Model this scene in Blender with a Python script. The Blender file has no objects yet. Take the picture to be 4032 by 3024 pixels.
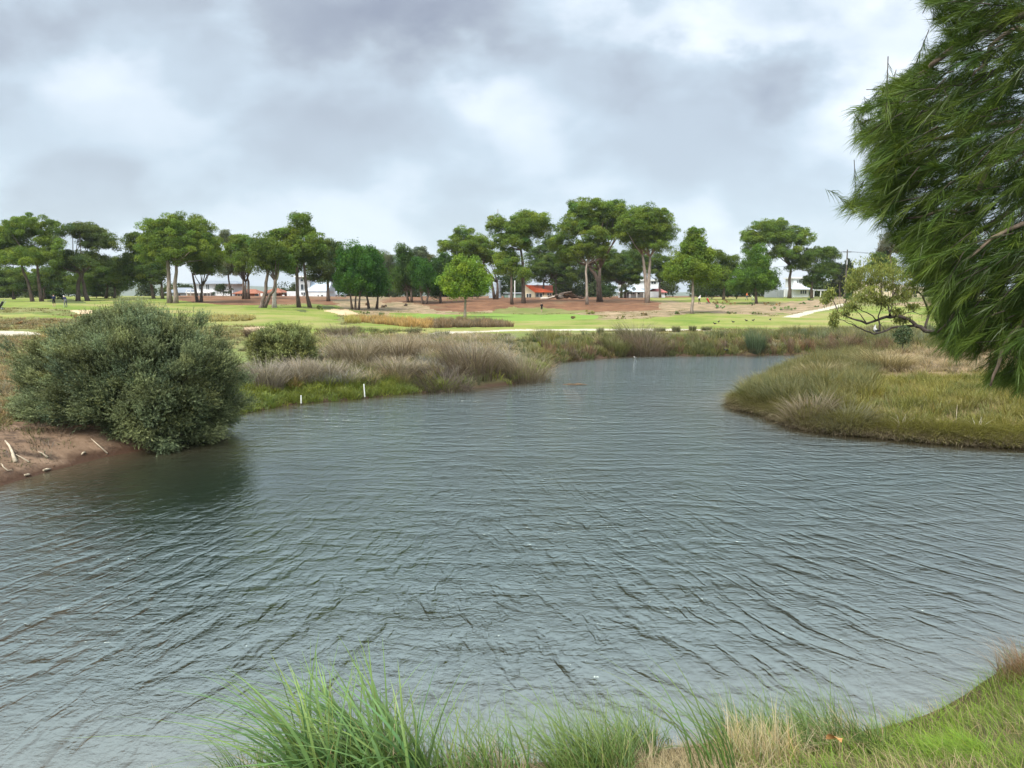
import bpy, bmesh, math, random
import numpy as np
from mathutils import Vector
R = math.radians
rng = np.random.default_rng(7)
random.seed(7)
sc = bpy.context.scene
COL = sc.collection
# ------------------------------------------------------------------ camera
F = 2933.0                      # focal length in photo pixels (4032 wide)
HOR = 1165.0                    # eye-level row of the photograph
H = 4.2                         # eye height above the water
PITCH = math.atan((1512 - HOR) / F)
cp, sp = math.cos(PITCH), math.sin(PITCH)
cam_d = bpy.data.cameras.new("camera"); cam = bpy.data.objects.new("camera", cam_d); COL.objects.link(cam)
cam_d.sensor_width = 36; cam_d.lens = 36 * F / 4032; cam_d.clip_start = 0.05; cam_d.clip_end = 30000
cam.location = (0, 0, H); cam.rotation_euler = (math.pi / 2 - PITCH, 0, 0)
sc.camera = cam

def ray(px, py):
    a = (np.asarray(px, float) - 2016) / F; b = (np.asarray(py, float) - 1512) / F
    return a, cp - b * sp, -sp - b * cp          # x, y, z
def P(px, py, D):
    """point seen at a photo pixel, D metres ahead of the viewer"""
    x, y, z = ray(px, py); k = D / y
    return np.array([x * k, D + 0 * k, H + z * k])
def proj(x, y, z):
    zz = np.asarray(z) - H
    f = y * cp - zz * sp; u = y * sp + zz * cp
    f = np.where(np.abs(f) < 1e-4, 1e-4, f)
    return 2016 + F * x / f, 1512 - F * u / f
def onwater(px, py):
    x, y, z = ray(px, py); k = -H / z
    return np.array([x * k, y * k])

# ------------------------------------------------------------------ numpy noise
_perm = np.random.default_rng(3).permutation(4096)
_val = np.random.default_rng(4).random(4096)
def vnoise(x, y):
    xi = np.floor(x).astype(int); yi = np.floor(y).astype(int); fx = x - xi; fy = y - yi
    fx = fx * fx * (3 - 2 * fx); fy = fy * fy * (3 - 2 * fy)
    h = lambda i, j: _val[_perm[(_perm[i & 4095] + j) & 4095]]
    return (h(xi, yi) * (1 - fx) + h(xi + 1, yi) * fx) * (1 - fy) + (h(xi, yi + 1) * (1 - fx) + h(xi + 1, yi + 1) * fx) * fy
def fbm(x, y, o=4):
    s = 0; a = .5
    for k in range(o):
        s = s + a * vnoise(x * 2 ** k + 17.3 * k, y * 2 ** k + 9.1 * k); a *= .5
    return s / (1 - .5 ** o)

# ------------------------------------------------------------------ pond outline (world metres, water level 0)
S = 4032 / 2212.0
def W(pts): return [tuple(onwater(x * S, y * S)) for x, y in pts]
left_shore = W([(0,1050),(100,1020),(230,987),(330,968),(400,948),(470,914),(505,895),(560,886),(650,870),(730,865),(790,859),(850,853),(920,847),(1000,841),(1100,831),(1160,818),(1186,799),(1192,786),(1215,781),(1250,778),(1330,771),(1400,767),(1480,768),(1600,767),(1700,766),(1770,763)])
far_right = [(23.5, 53.5), (25.5, 50.5)]
isl_north = [tuple(P(px, 1300, D)[:2]) for px, D in ((3420,47.5),(3240,44.5),(3100,40.5),(2975,33.5),(2905,30.0))]
isl_front = W([(1578,876),(1600,884),(1635,892),(1665,900),(1705,917),(1760,931),(1850,940),(1950,950),(2050,959),(2212,967)])
near = W([(2212,1425),(2140,1462),(2085,1502),(2010,1543),(1910,1574),(1800,1588),(1650,1592),(1550,1602),(1450,1618),(1300,1634),(1150,1650),(900,1658),(700,1668),(300,1690),(-200,1730)])
POLY = np.array([(-60,12),(-30,12.5),(-20,13.5),(-14,14.6)] + left_shore + far_right + isl_north + isl_front + [(18,18.2),(30,17.5),(60,17),(60,14),(30,14.2),(14,13.6),(9.5,11.2)] + near + [(-10,5.0),(-30,4.5),(-60,4.5)])
def inside(poly, x, y):
    x = np.asarray(x, float); y = np.asarray(y, float); c = np.zeros(x.shape, bool); n = len(poly)
    for i in range(n):
        x1, y1 = poly[i]; x2, y2 = poly[(i + 1) % n]
        if y1 == y2: continue
        c ^= ((y1 > y) != (y2 > y)) & (x < (x2 - x1) * (y - y1) / (y2 - y1) + x1)
    return c
def sdist(x, y):
    """distance to the shore, positive on land"""
    d = np.full(x.shape, 1e9)
    n = len(POLY)
    for i in range(n):
        a = POLY[i]; b = POLY[(i + 1) % n]; e = b - a; L = max(e @ e, 1e-9)
        t = np.clip(((x - a[0]) * e[0] + (y - a[1]) * e[1]) / L, 0, 1)
        d = np.minimum(d, (x - a[0] - t * e[0]) ** 2 + (y - a[1] - t * e[1]) ** 2)
    d = np.sqrt(d)
    return np.where(inside(POLY, x, y), -d, d)

# ------------------------------------------------------------------ terrain height
TC = np.array([-2200,-600,200,700,1100,1600,2100,2700,3300,4000,4800,6400.])
rows = {
 66:[1310,1315,1310,1310,1306,1306,1300,1300,1300,1300,1300,1300],
 80:[1280,1280,1265,1280,1284,1288,1285,1283,1280,1280,1280,1280],
 100:[1225,1225,1208,1235,1240,1268,1264,1254,1250,1250,1250,1250],
 120:[1200,1200,1193,1205,1212,1246,1248,1236,1230,1230,1230,1230],
 139:[1192,1192,1188,1188,1195,1215,1237,1210,1208,1210,1210,1210],
 152:[1187,1187,1184,1175,1176,1190,1192,1193,1190,1192,1192,1192],
 165:[1183,1183,1180,1168,1168,1177,1180,1184,1184,1184,1184,1184],
 190:[1178,1178,1176,1166,1166,1172,1174,1174,1172,1174,1174,1174],
 230:[1174,1174,1172,1165,1165,1170,1170,1170,1168,1170,1170,1170]}
TD = np.array([2, 20, 40, 55] + sorted(rows))
TZ = [[.95]*5 + [.8]*7, [.95]*5 + [.8]*7, [.9]*12, [.95]*12]
for D in sorted(rows): TZ.append([float(P(2016, p, D)[2]) for p in rows[D]])
TZ = np.array(TZ)
_gu = np.linspace(-1.6, 1.6, 240); _gl = np.linspace(math.log(2), math.log(240), 260)
_tab = np.zeros((260, 240))
_tmp = np.array([np.interp(_gu, (TC - 2016) / F, r) for r in TZ])
for j in range(240): _tab[:, j] = np.interp(np.exp(_gl), TD, _tmp[:, j])
for _ in range(3):
    _tab = (np.roll(_tab, 1, 1) + 2 * _tab + np.roll(_tab, -1, 1)) / 4; _tab[:, 0] = _tab[:, 1]; _tab[:, -1] = _tab[:, -2]
    _tab[1:-1] = (_tab[:-2] + 2 * _tab[1:-1] + _tab[2:]) / 4
def bil(tab, fi, fj):
    fi = np.clip(fi, 0, tab.shape[0] - 1.001); fj = np.clip(fj, 0, tab.shape[1] - 1.001)
    i = fi.astype(int); j = fj.astype(int); a = fi - i; b = fj - j
    return (tab[i, j] * (1 - b) + tab[i, j + 1] * b) * (1 - a) + (tab[i + 1, j] * (1 - b) + tab[i + 1, j + 1] * b) * a
_sx = np.arange(-70, 70.01, .25); _sy = np.arange(-45, 70.01, .25)
_SX, _SY = np.meshgrid(_sx, _sy); _SD = sdist(_SX, _SY)
def sd(x, y):
    x = np.asarray(x, float); y = np.asarray(y, float)
    v = bil(_SD, (y + 45) / .25, (x + 70) / .25)
    return np.where(y > 69, 20.0, v)
def height(x, y):
    x = np.asarray(x, float); y = np.asarray(y, float)
    yy = np.maximum(y, 2.0)
    pl = bil(_tab, (np.log(yy) - _gl[0]) / (_gl[1] - _gl[0]), (x / np.maximum(yy, 12) + 1.6) / 3.2 * 239)
    d = sd(x, y)
    und = (fbm(x * .12, y * .12, 3) - .5) * .35 * np.clip(d / 6, 0, 1) + (fbm(x * .9 + 40, y * .9, 3) - .5) * .16 * np.clip(d / 1.2, 0, 1) * np.clip((90 - y) / 30, 0, 1)
    land = pl * (1 - np.exp(-np.maximum(d, 0) / 1.5)) + und
    nearb = np.minimum(2.6, .42 * np.maximum(d, 0)) + und * .6
    k = np.clip((14 - y) / 2, 0, 1)
    k = np.where(x < -12, np.clip((9 - y) / 2, 0, 1), k)
    z = land * (1 - k) + nearb * k
    return np.where(d < 0, np.maximum(d * .35, -1.6), z)
def hz(x, y): return float(height(np.array([x]), np.array([y]))[0])
def ground(px, py, dmin=4.5, dmax=300):
    """where the sight line of a photo pixel meets the terrain"""
    D = np.geomspace(dmin, dmax, 1500); p = P(px, py, D)
    m = p[2] < height(p[0], p[1])
    i = int(np.argmax(m)) if m.any() else len(D) - 1
    return np.array([p[0][i], D[i], height(p[0][i:i+1], D[i:i+1])[0]])
def at(px, D):
    x = (px - 2016) / F * (D * cp + (H - 2) * sp); return np.array([x, D, hz(x, D)])

# ------------------------------------------------------------------ mesh helpers
def add_mesh(name, V, Q, mat=None, parent=None, col=None, smooth=False, attr=None):
    """V (n,3); Q list of (m,k) index arrays"""
    me = bpy.data.meshes.new(name)
    if not isinstance(Q, (list, tuple)): Q = [Q]
    Q = [np.asarray(q, np.int32) for q in Q if len(q)]
    V = np.asarray(V, np.float32)
    me.vertices.add(len(V)); me.vertices.foreach_set("co", V.ravel())
    loops = np.concatenate([q.ravel() for q in Q]); tot = np.concatenate([np.full(len(q), q.shape[1], np.int32) for q in Q])
    st = np.concatenate([[0], np.cumsum(tot)[:-1]]).astype(np.int32)
    me.loops.add(len(loops)); me.loops.foreach_set("vertex_index", loops)
    me.polygons.add(len(tot)); me.polygons.foreach_set("loop_start", st); me.polygons.foreach_set("loop_total", tot)
    if smooth: me.polygons.foreach_set("use_smooth", np.ones(len(tot), bool))
    if col is not None:
        c = np.ones((len(V), 4), np.float32); c[:, :3] = col
        a = me.color_attributes.new("Col", 'FLOAT_COLOR', 'POINT'); a.data.foreach_set("color", c.ravel())
    for k, v in (attr or {}).items():
        a = me.attributes.new(k, 'FLOAT', 'POINT'); a.data.foreach_set("value", np.asarray(v, np.float32))
    me.update(calc_edges=True); me.validate()
    if mat is not None: me.materials.append(mat)
    o = bpy.data.objects.new(name, me); COL.objects.link(o)
    if parent is not None:
        o.parent = parent; o.matrix_parent_inverse = parent.matrix_world.inverted() if False else o.matrix_parent_inverse
    return o
def tag(o, label, cat=None, group=None, kind=None):
    o["label"] = label
    if cat: o["category"] = cat
    if group: o["group"] = group
    if kind: o["kind"] = kind
    return o
def thing(name, loc, label, cat, group=None, rz=0):
    o = bpy.data.objects.new(name, None); o.empty_display_size = .2; COL.objects.link(o)
    o.location = tuple(float(v) for v in loc); o.rotation_euler = (0, 0, rz)
    return tag(o, label, cat, group)

class MB:
    """collects shapes, then links them as one mesh"""
    def __init__(s): s.v = []; s.f = []; s.n = 0
    def add(s, V, Fs):
        s.v += [tuple(map(float, p)) for p in V]; s.f += [tuple(i + s.n for i in f) for f in Fs]; s.n = len(s.v)
    def box(s, x0, x1, y0, y1, z0, z1):
        s.add([(x0,y0,z0),(x1,y0,z0),(x1,y1,z0),(x0,y1,z0),(x0,y0,z1),(x1,y0,z1),(x1,y1,z1),(x0,y1,z1)],
              [(0,3,2,1),(4,5,6,7),(0,1,5,4),(1,2,6,5),(2,3,7,6),(3,0,4,7)]); return s
    def tube(s, pts, rad, n=7, jit=0):
        pts = [Vector(p) for p in pts]; rings = []
        if not hasattr(rad, '__len__'): rad = [rad] * len(pts)
        for i, p in enumerate(pts):
            t = (pts[min(i + 1, len(pts) - 1)] - pts[max(i - 1, 0)]); t = t.normalized() if t.length > 1e-6 else Vector((0, 0, 1))
            a = t.cross(Vector((0.21, 1, .13))).normalized(); b = t.cross(a)
            rings.append([p + (a * math.cos(2 * math.pi * k / n) + b * math.sin(2 * math.pi * k / n)) * rad[i] * (1 + random.uniform(-jit, jit)) for k in range(n)])
        V = [v for r in rings for v in r]; Fs = []
        for i in range(len(pts) - 1):
            for k in range(n):
                Fs.append((i * n + k, i * n + (k + 1) % n, (i + 1) * n + (k + 1) % n, (i + 1) * n + k))
        Fs.append(tuple(range(n - 1, -1, -1))); Fs.append(tuple((len(pts) - 1) * n + k for k in range(n)))
        s.add(V, Fs); return s
    def ball(s, c, r, seg=10, rings=7):
        V = [(c[0], c[1], c[2] - r[2])]; Fs = []
        for i in range(1, rings):
            th = math.pi * i / rings - math.pi / 2
            for k in range(seg):
                a = 2 * math.pi * k / seg; V.append((c[0] + r[0] * math.cos(th) * math.cos(a), c[1] + r[1] * math.cos(th) * math.sin(a), c[2] + r[2] * math.sin(th)))
        V.append((c[0], c[1], c[2] + r[2])); top = len(V) - 1
        for k in range(seg):
            Fs.append((0, 1 + (k + 1) % seg, 1 + k)); Fs.append((top, top - seg + k, top - seg + (k + 1) % seg))
        for i in range(rings - 2):
            for k in range(seg):
                a = 1 + i * seg; Fs.append((a + k, a + (k + 1) % seg, a + seg + (k + 1) % seg, a + seg + k))
        s.add(V, Fs); return s
    def build(s, name, mat, parent=None, smooth=False):
        me = bpy.data.meshes.new(name); me.from_pydata(s.v, [], s.f); me.update()
        if mat: me.materials.append(mat)
        if smooth:
            for p in me.polygons: p.use_smooth = True
        o = bpy.data.objects.new(name, me); COL.objects.link(o)
        if parent is not None: o.parent = parent
        return o

# ------------------------------------------------------------------ materials
class NT:
    def __init__(s, tree): s.t = tree; s.n = tree.nodes; s.l = tree.links
    def node(s, typ, **kw):
        n = s.n.new(typ)
        for k, v in kw.items():
            if k.startswith('_'): setattr(n, k[1:], v)
        return n
    def link(s, a, b): s.l.new(a, b)
    def val(s, sock, v):
        if isinstance(v, bpy.types.NodeSocket): s.l.new(v, sock)
        else: sock.default_value = v
    def math(s, op, a, b=0.0, clamp=False):
        n = s.n.new('ShaderNodeMath'); n.operation = op; n.use_clamp = clamp
        s.val(n.inputs[0], a); s.val(n.inputs[1], b); return n.outputs[0]
    def mix(s, fac, a, b, mode='MIX'):
        n = s.n.new('ShaderNodeMix'); n.data_type = 'RGBA'; n.blend_type = mode
        s.val(n.inputs[0], fac)
        for i, v in ((6, a), (7, b)):
            if isinstance(v, (tuple, list)): v = (*v[:3], 1)
            s.val(n.inputs[i], v)
        return n.outputs[2]
    def noise(s, vec, scale, detail=4, rough=.55, dist=0.0):
        n = s.n.new('ShaderNodeTexNoise'); n.inputs['Scale'].default_value = scale; n.inputs['Detail'].default_value = detail
        n.inputs['Roughness'].default_value = rough; n.inputs['Distortion'].default_value = dist
        if vec is not None: s.l.new(vec, n.inputs['Vector'])
        return n.outputs['Fac']
    def ramp(s, fac, stops, interp='LINEAR'):
        n = s.n.new('ShaderNodeValToRGB'); cr = n.color_ramp; cr.interpolation = interp
        while len(cr.elements) < len(stops): cr.elements.new(.5)
        for e, (p, c) in zip(cr.elements, stops): e.position = p; e.color = (*c[:3], 1) if hasattr(c, '__len__') else (c, c, c, 1)
        s.l.new(fac, n.inputs[0]); return n.outputs[0]
    def comb(s, x, y, z=0.0):
        n = s.n.new('ShaderNodeCombineXYZ'); s.val(n.inputs[0], x); s.val(n.inputs[1], y); s.val(n.inputs[2], z); return n.outputs[0]
    def sep(s, v):
        n = s.n.new('ShaderNodeSeparateXYZ'); s.l.new(v, n.inputs[0]); return n.outputs
def new_mat(name):
    m = bpy.data.materials.new(name); m.use_nodes = True; T = NT(m.node_tree)
    T.n.clear(); out = T.n.new('ShaderNodeOutputMaterial'); return m, T, out
def pos(T): return T.n.new('ShaderNodeNewGeometry').outputs['Position']
def plain(name, c, rough=.7, spec=.3, var=.25, scale=3.0, metal=0, bump=0):
    m, T, out = new_mat(name); b = T.n.new('ShaderNodeBsdfPrincipled')
    tc = T.n.new('ShaderNodeTexCoord').outputs['Object']; n = T.noise(tc, scale, 5, .6)
    lo = tuple(v * (1 - var) for v in c); hi = tuple(min(1, v * (1 + var)) for v in c)
    T.link(T.ramp(n, [(.3, lo), (.7, hi)]), b.inputs['Base Color'])
    b.inputs['Roughness'].default_value = rough; b.inputs['Specular IOR Level'].default_value = spec; b.inputs['Metallic'].default_value = metal
    if bump:
        bn = T.n.new('ShaderNodeBump'); bn.inputs['Strength'].default_value = .6; bn.inputs['Distance'].default_value = bump
        T.link(T.noise(tc, scale * 3, 6, .65), bn.inputs['Height']); T.link(bn.outputs[0], b.inputs['Normal'])
    T.link(b.outputs[0], out.inputs[0]); return m
def leaf(name, trans=.35, gloss=.06, rough=.5, gain=1.0):
    """foliage: per-leaf colour attribute, some light let through"""
    m, T, out = new_mat(name); a = T.n.new('ShaderNodeAttribute'); a.attribute_name = "Col"
    c = a.outputs['Color']
    if gain != 1: c = T.mix(1.0, c, (gain, gain, gain), 'MULTIPLY')
    d = T.n.new('ShaderNodeBsdfDiffuse'); t = T.n.new('ShaderNodeBsdfTranslucent'); g = T.n.new('ShaderNodeBsdfGlossy')
    g.inputs['Roughness'].default_value = rough; g.inputs['Color'].default_value = (1, 1, 1, 1)
    T.link(c, d.inputs['Color']); T.link(T.mix(1.0, c, (1.15, 1.1, .7), 'MULTIPLY'), t.inputs['Color'])
    x = T.n.new('ShaderNodeMixShader'); x.inputs[0].default_value = trans; T.link(d.outputs[0], x.inputs[1]); T.link(t.outputs[0], x.inputs[2])
    y = T.n.new('ShaderNodeMixShader'); y.inputs[0].default_value = gloss; T.link(x.outputs[0], y.inputs[1]); T.link(g.outputs[0], y.inputs[2])
    T.link(y.outputs[0], out.inputs[0]); return m
def bark(name, c1, c2, scale=6):
    m, T, out = new_mat(name); b = T.n.new('ShaderNodeBsdfPrincipled'); tc = T.n.new('ShaderNodeTexCoord').outputs['Object']
    mp = T.n.new('ShaderNodeMapping'); mp.inputs['Scale'].default_value = (1, 1, .25); T.link(tc, mp.inputs[0])
    n = T.noise(mp.outputs[0], scale, 6, .65); T.link(T.ramp(n, [(.35, c1), (.65, c2)]), b.inputs['Base Color'])
    bn = T.n.new('ShaderNodeBump'); bn.inputs['Strength'].default_value = .8; bn.inputs['Distance'].default_value = .03
    T.link(n, bn.inputs['Height']); T.link(bn.outputs[0], b.inputs['Normal']); b.inputs['Roughness'].default_value = .9
    b.inputs['Specular IOR Level'].default_value = .15
    T.link(b.outputs[0], out.inputs[0]); return m
def soil(name, stops, scale=1.5, fine=14, bump=.02, stretch=1.0, second=None, wet=None):
    m, T, out = new_mat(name); b = T.n.new('ShaderNodeBsdfPrincipled'); p = pos(T)
    n = T.noise(p, scale, 7, .62); n2 = T.noise(p, fine, 5, .7)
    f = T.math('ADD', T.math('MULTIPLY', n, .65), T.math('MULTIPLY', n2, .35))
    c = T.ramp(f, stops)
    if second:
        col, sc2, lo, hi = second
        c = T.mix(T.ramp(T.noise(p, sc2, 6, .6), [(lo, 0.0), (hi, 1.0)]), c, col)
    if wet:      # soaked soil along the water line
        at_ = T.n.new('ShaderNodeAttribute'); at_.attribute_name = 'shore'
        dd_ = T.math('ADD', at_.outputs['Fac'], T.math('MULTIPLY', T.math('SUBTRACT', n, .5), .9))
        c = T.mix(T.ramp(dd_, [(.12, 1.0), (.42, 0.0)]), c, wet)
    T.link(c, b.inputs['Base Color']); b.inputs['Roughness'].default_value = .95; b.inputs['Specular IOR Level'].default_value = .1
    bn = T.n.new('ShaderNodeBump'); bn.inputs['Strength'].default_value = .7; bn.inputs['Distance'].default_value = bump
    T.link(n2, bn.inputs['Height']); T.link(bn.outputs[0], b.inputs['Normal'])
    T.link(b.outputs[0], out.inputs[0]); return m
# ------------------------------------------------------------------ sky, sun, exposure
SUN_EL, SUN_AZ = R(52), R(215)          # azimuth clockwise from +Y: behind the viewer, to the left
wd = bpy.data.worlds.new("World"); sc.world = wd; wd.use_nodes = True
T = NT(wd.node_tree); T.n.clear(); wout = T.n.new('ShaderNodeOutputWorld'); bg = T.n.new('ShaderNodeBackground')
sky = T.n.new('ShaderNodeTexSky'); sky.sky_type = 'NISHITA'; sky.sun_disc = False; sky.sun_elevation = SUN_EL; sky.sun_rotation = SUN_AZ
d = T.n.new('ShaderNodeTexCoord').outputs['Generated']
dx, dy, dz = T.sep(d)[:3]
zc = T.math('ADD', T.math('MAXIMUM', dz, 0.0), .34)
q = T.comb(T.math('DIVIDE', dx, zc), T.math('DIVIDE', dy, zc), 0.0)
n_big = T.noise(q, .9, 6, .52, .35)
yc = T.math('MAXIMUM', dy, .2)
A0 = T.math('DIVIDE', dx, yc); E0 = T.math('DIVIDE', dz, yc)
v0 = T.comb(A0, T.math('MULTIPLY', E0, 1.6), 0.0)
w1 = T.n.new('ShaderNodeTexNoise'); w1.inputs['Scale'].default_value = 4.2; w1.inputs['Detail'].default_value = 5.5; w1.inputs['Roughness'].default_value = .6; T.link(v0, w1.inputs['Vector'])
n_mid = T.noise(v0, 4.6, 8, .46, .15)
n_mid = T.ramp(n_mid, [(.40, 0.0), (.60, 1.0)], 'EASE')
wr, wg_, _b = T.sep(w1.outputs['Color'])[:3]
A1 = T.math('ADD', A0, T.math('MULTIPLY', T.math('SUBTRACT', wr, .5), .30))
E1 = T.math('ADD', E0, T.math('MULTIPLY', T.math('SUBTRACT', wg_, .5), .22))
val = T.math('ADD', .545, T.math('ADD', T.math('MULTIPLY', T.math('SUBTRACT', n_big, .5), .26), T.math('MULTIPLY', T.math('SUBTRACT', n_mid, .5), .22)))
CLOUDS = [(800,15,300,90,-.58),(960,80,170,45,-.16),(60,40,150,80,-.30),(40,280,140,80,-.16),(300,130,190,80,.10),
          (980,205,150,55,.10),(700,250,200,75,-.16),(1650,150,95,110,-.34),(1370,150,130,45,-.18),(1520,40,360,42,.27),
          (1960,150,110,170,.26),(1780,500,260,70,.12),(1300,360,420,130,-.07),(330,380,300,60,-.10),(520,60,70,60,.18),(1130,230,120,80,.05),(200,540,300,50,-.04)]
for cx, cy, rx, ry, w in CLOUDS:
    x, y, z = ray(cx * S, cy * S); a0 = float(x / y); e0 = float(z / y)
    sa = rx * S / F; se = ry * S / F
    u = T.math('DIVIDE', T.math('SUBTRACT', A1, a0), sa); v = T.math('DIVIDE', T.math('SUBTRACT', E1, e0), se)
    r2 = T.math('ADD', T.math('MULTIPLY', u, u), T.math('MULTIPLY', v, v))
    g = T.math('EXPONENT', T.math('MULTIPLY', r2, -.75))
    val = T.math('ADD', val, T.math('MULTIPLY', g, w))
cloud = T.ramp(val, [(0.0, (.26, .285, .345)), (.28, (.375, .42, .472)), (.5, (.485, .568, .636)), (.72, (.70, .765, .83)), (1.0, (.92, .96, .99))])
bgain = 3.12
zen = T.ramp(dz, [(.31, .42), (.64, 1.0)], 'EASE')      # an overcast sky is brightest overhead
zen = T.math('MULTIPLY', zen, 2.38 * bgain)
cl2 = T.mix(1.0, cloud, T.comb(zen, zen, zen), 'MULTIPLY')
T.link(T.mix(.93, sky.outputs[0], cl2), bg.inputs['Color']); bg.inputs['Strength'].default_value = .10
T.link(bg.outputs[0], wout.inputs[0])
ld = bpy.data.lights.new("sun", 'SUN'); ld.energy = 1.5; ld.angle = R(24); ld.color = (1, .96, .88)
lo = bpy.data.objects.new("sun", ld); COL.objects.link(lo)
sdir = Vector((math.sin(SUN_AZ) * math.cos(SUN_EL), math.cos(SUN_AZ) * math.cos(SUN_EL), math.sin(SUN_EL)))
lo.rotation_euler = sdir.to_track_quat('Z', 'Y').to_euler(); lo.location = sdir * 60
sc.view_settings.view_transform = 'Standard'; sc.view_settings.look = 'None'; sc.view_settings.gamma = 1; sc.view_settings.exposure = 2.0
sc.cycles.sample_clamp_direct = 2.0; sc.cycles.sample_clamp_indirect = 2.0; sc.cycles.max_bounces = 6; sc.cycles.diffuse_bounces = 3; sc.cycles.transparent_max_bounces = 8
try: sc.cycles.use_denoising = True
except Exception: pass

# ------------------------------------------------------------------ ground, split into zones
G_FAIR = soil('fairway_turf', [(.38, (.095, .150, .024)), (.5, (.155, .195, .036)), (.62, (.245, .235, .075))], .16, 2.2, .02, second=((.25, .22, .085), .07, .47, .62))
G_GREEN = soil('green_turf', [(.36, (.12, .205, .034)), (.64, (.18, .255, .056))], .25, 6, .005)
G_ROUGH = soil('rough_turf', [(.3, (.10, .115, .036)), (.5, (.17, .165, .062)), (.7, (.25, .205, .10))], .22, 4, .03, second=((.12, .155, .04), .16, .45, .62))
G_MULCH = soil('needle_mulch', [(.3, (.075, .040, .026)), (.55, (.185, .094, .052)), (.72, (.27, .16, .092))], .35, 1.6, .05, second=((.17, .125, .07), .12, .52, .68))
G_SCRUB = soil('sandy_scrub', [(.32, (.12, .12, .045)), (.45, (.19, .15, .085)), (.56, (.30, .215, .135)), (.72, (.40, .30, .20))], .45, 3, .03)
G_SAND = soil('bunker_sand', [(.3, (.44, .31, .19)), (.7, (.56, .42, .27))], .8, 8, .01)
G_PATH = soil('path_gravel', [(.3, (.36, .32, .25)), (.7, (.48, .43, .34))], 1.2, 12, .005)
G_DIRT = soil('bank_dirt', [(.3, (.10, .062, .040)), (.5, (.19, .125, .082)), (.7, (.29, .20, .138))], 1.1, 9, .05, second=((.07, .048, .035), 1.6, .52, .66), wet=(.060, .034, .022))
G_TURF = soil('bank_turf', [(.3, (.05, .055, .022)), (.5, (.095, .09, .038)), (.7, (.15, .12, .065))], .8, 9, .03, wet=(.065, .042, .028))
G_ISL = soil('island_soil', [(.3, (.10, .075, .04)), (.5, (.19, .135, .075)), (.7, (.30, .20, .125))], .9, 7, .03)
G_FACE = soil('bunker_face', [(.3, (.060, .078, .026)), (.7, (.10, .11, .04))], .8, 6, .03)
MATS = {'ground': G_ROUGH, 'fairway': G_FAIR, 'putting_green': G_GREEN, 'mulch_bank': G_MULCH, 'sandy_waste': G_SCRUB, 'sand_bunker': G_SAND,
        'path': G_PATH, 'dirt_bank': G_DIRT, 'pond_bank': G_TURF, 'island_ground': G_ISL, 'bunker_face': G_FACE}
NAMES = list(MATS)
def zp(pts, ox=0, oy=0, k=1.0): return [(ox + x * k, oy + y * k) for x, y in pts]
z1 = lambda p: zp(p, 0, 800, .3617)
z2 = lambda p: zp(p, 700, 800, .3617)
z3 = lambda p: zp(p, 1400, 800, .3617)
z4 = lambda p: zp(p, 2000, 750, .3617)
z5 = lambda p: zp(p, 2600, 800, .3617)
zs = lambda p: zp(p, 0, 0, S)
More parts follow.
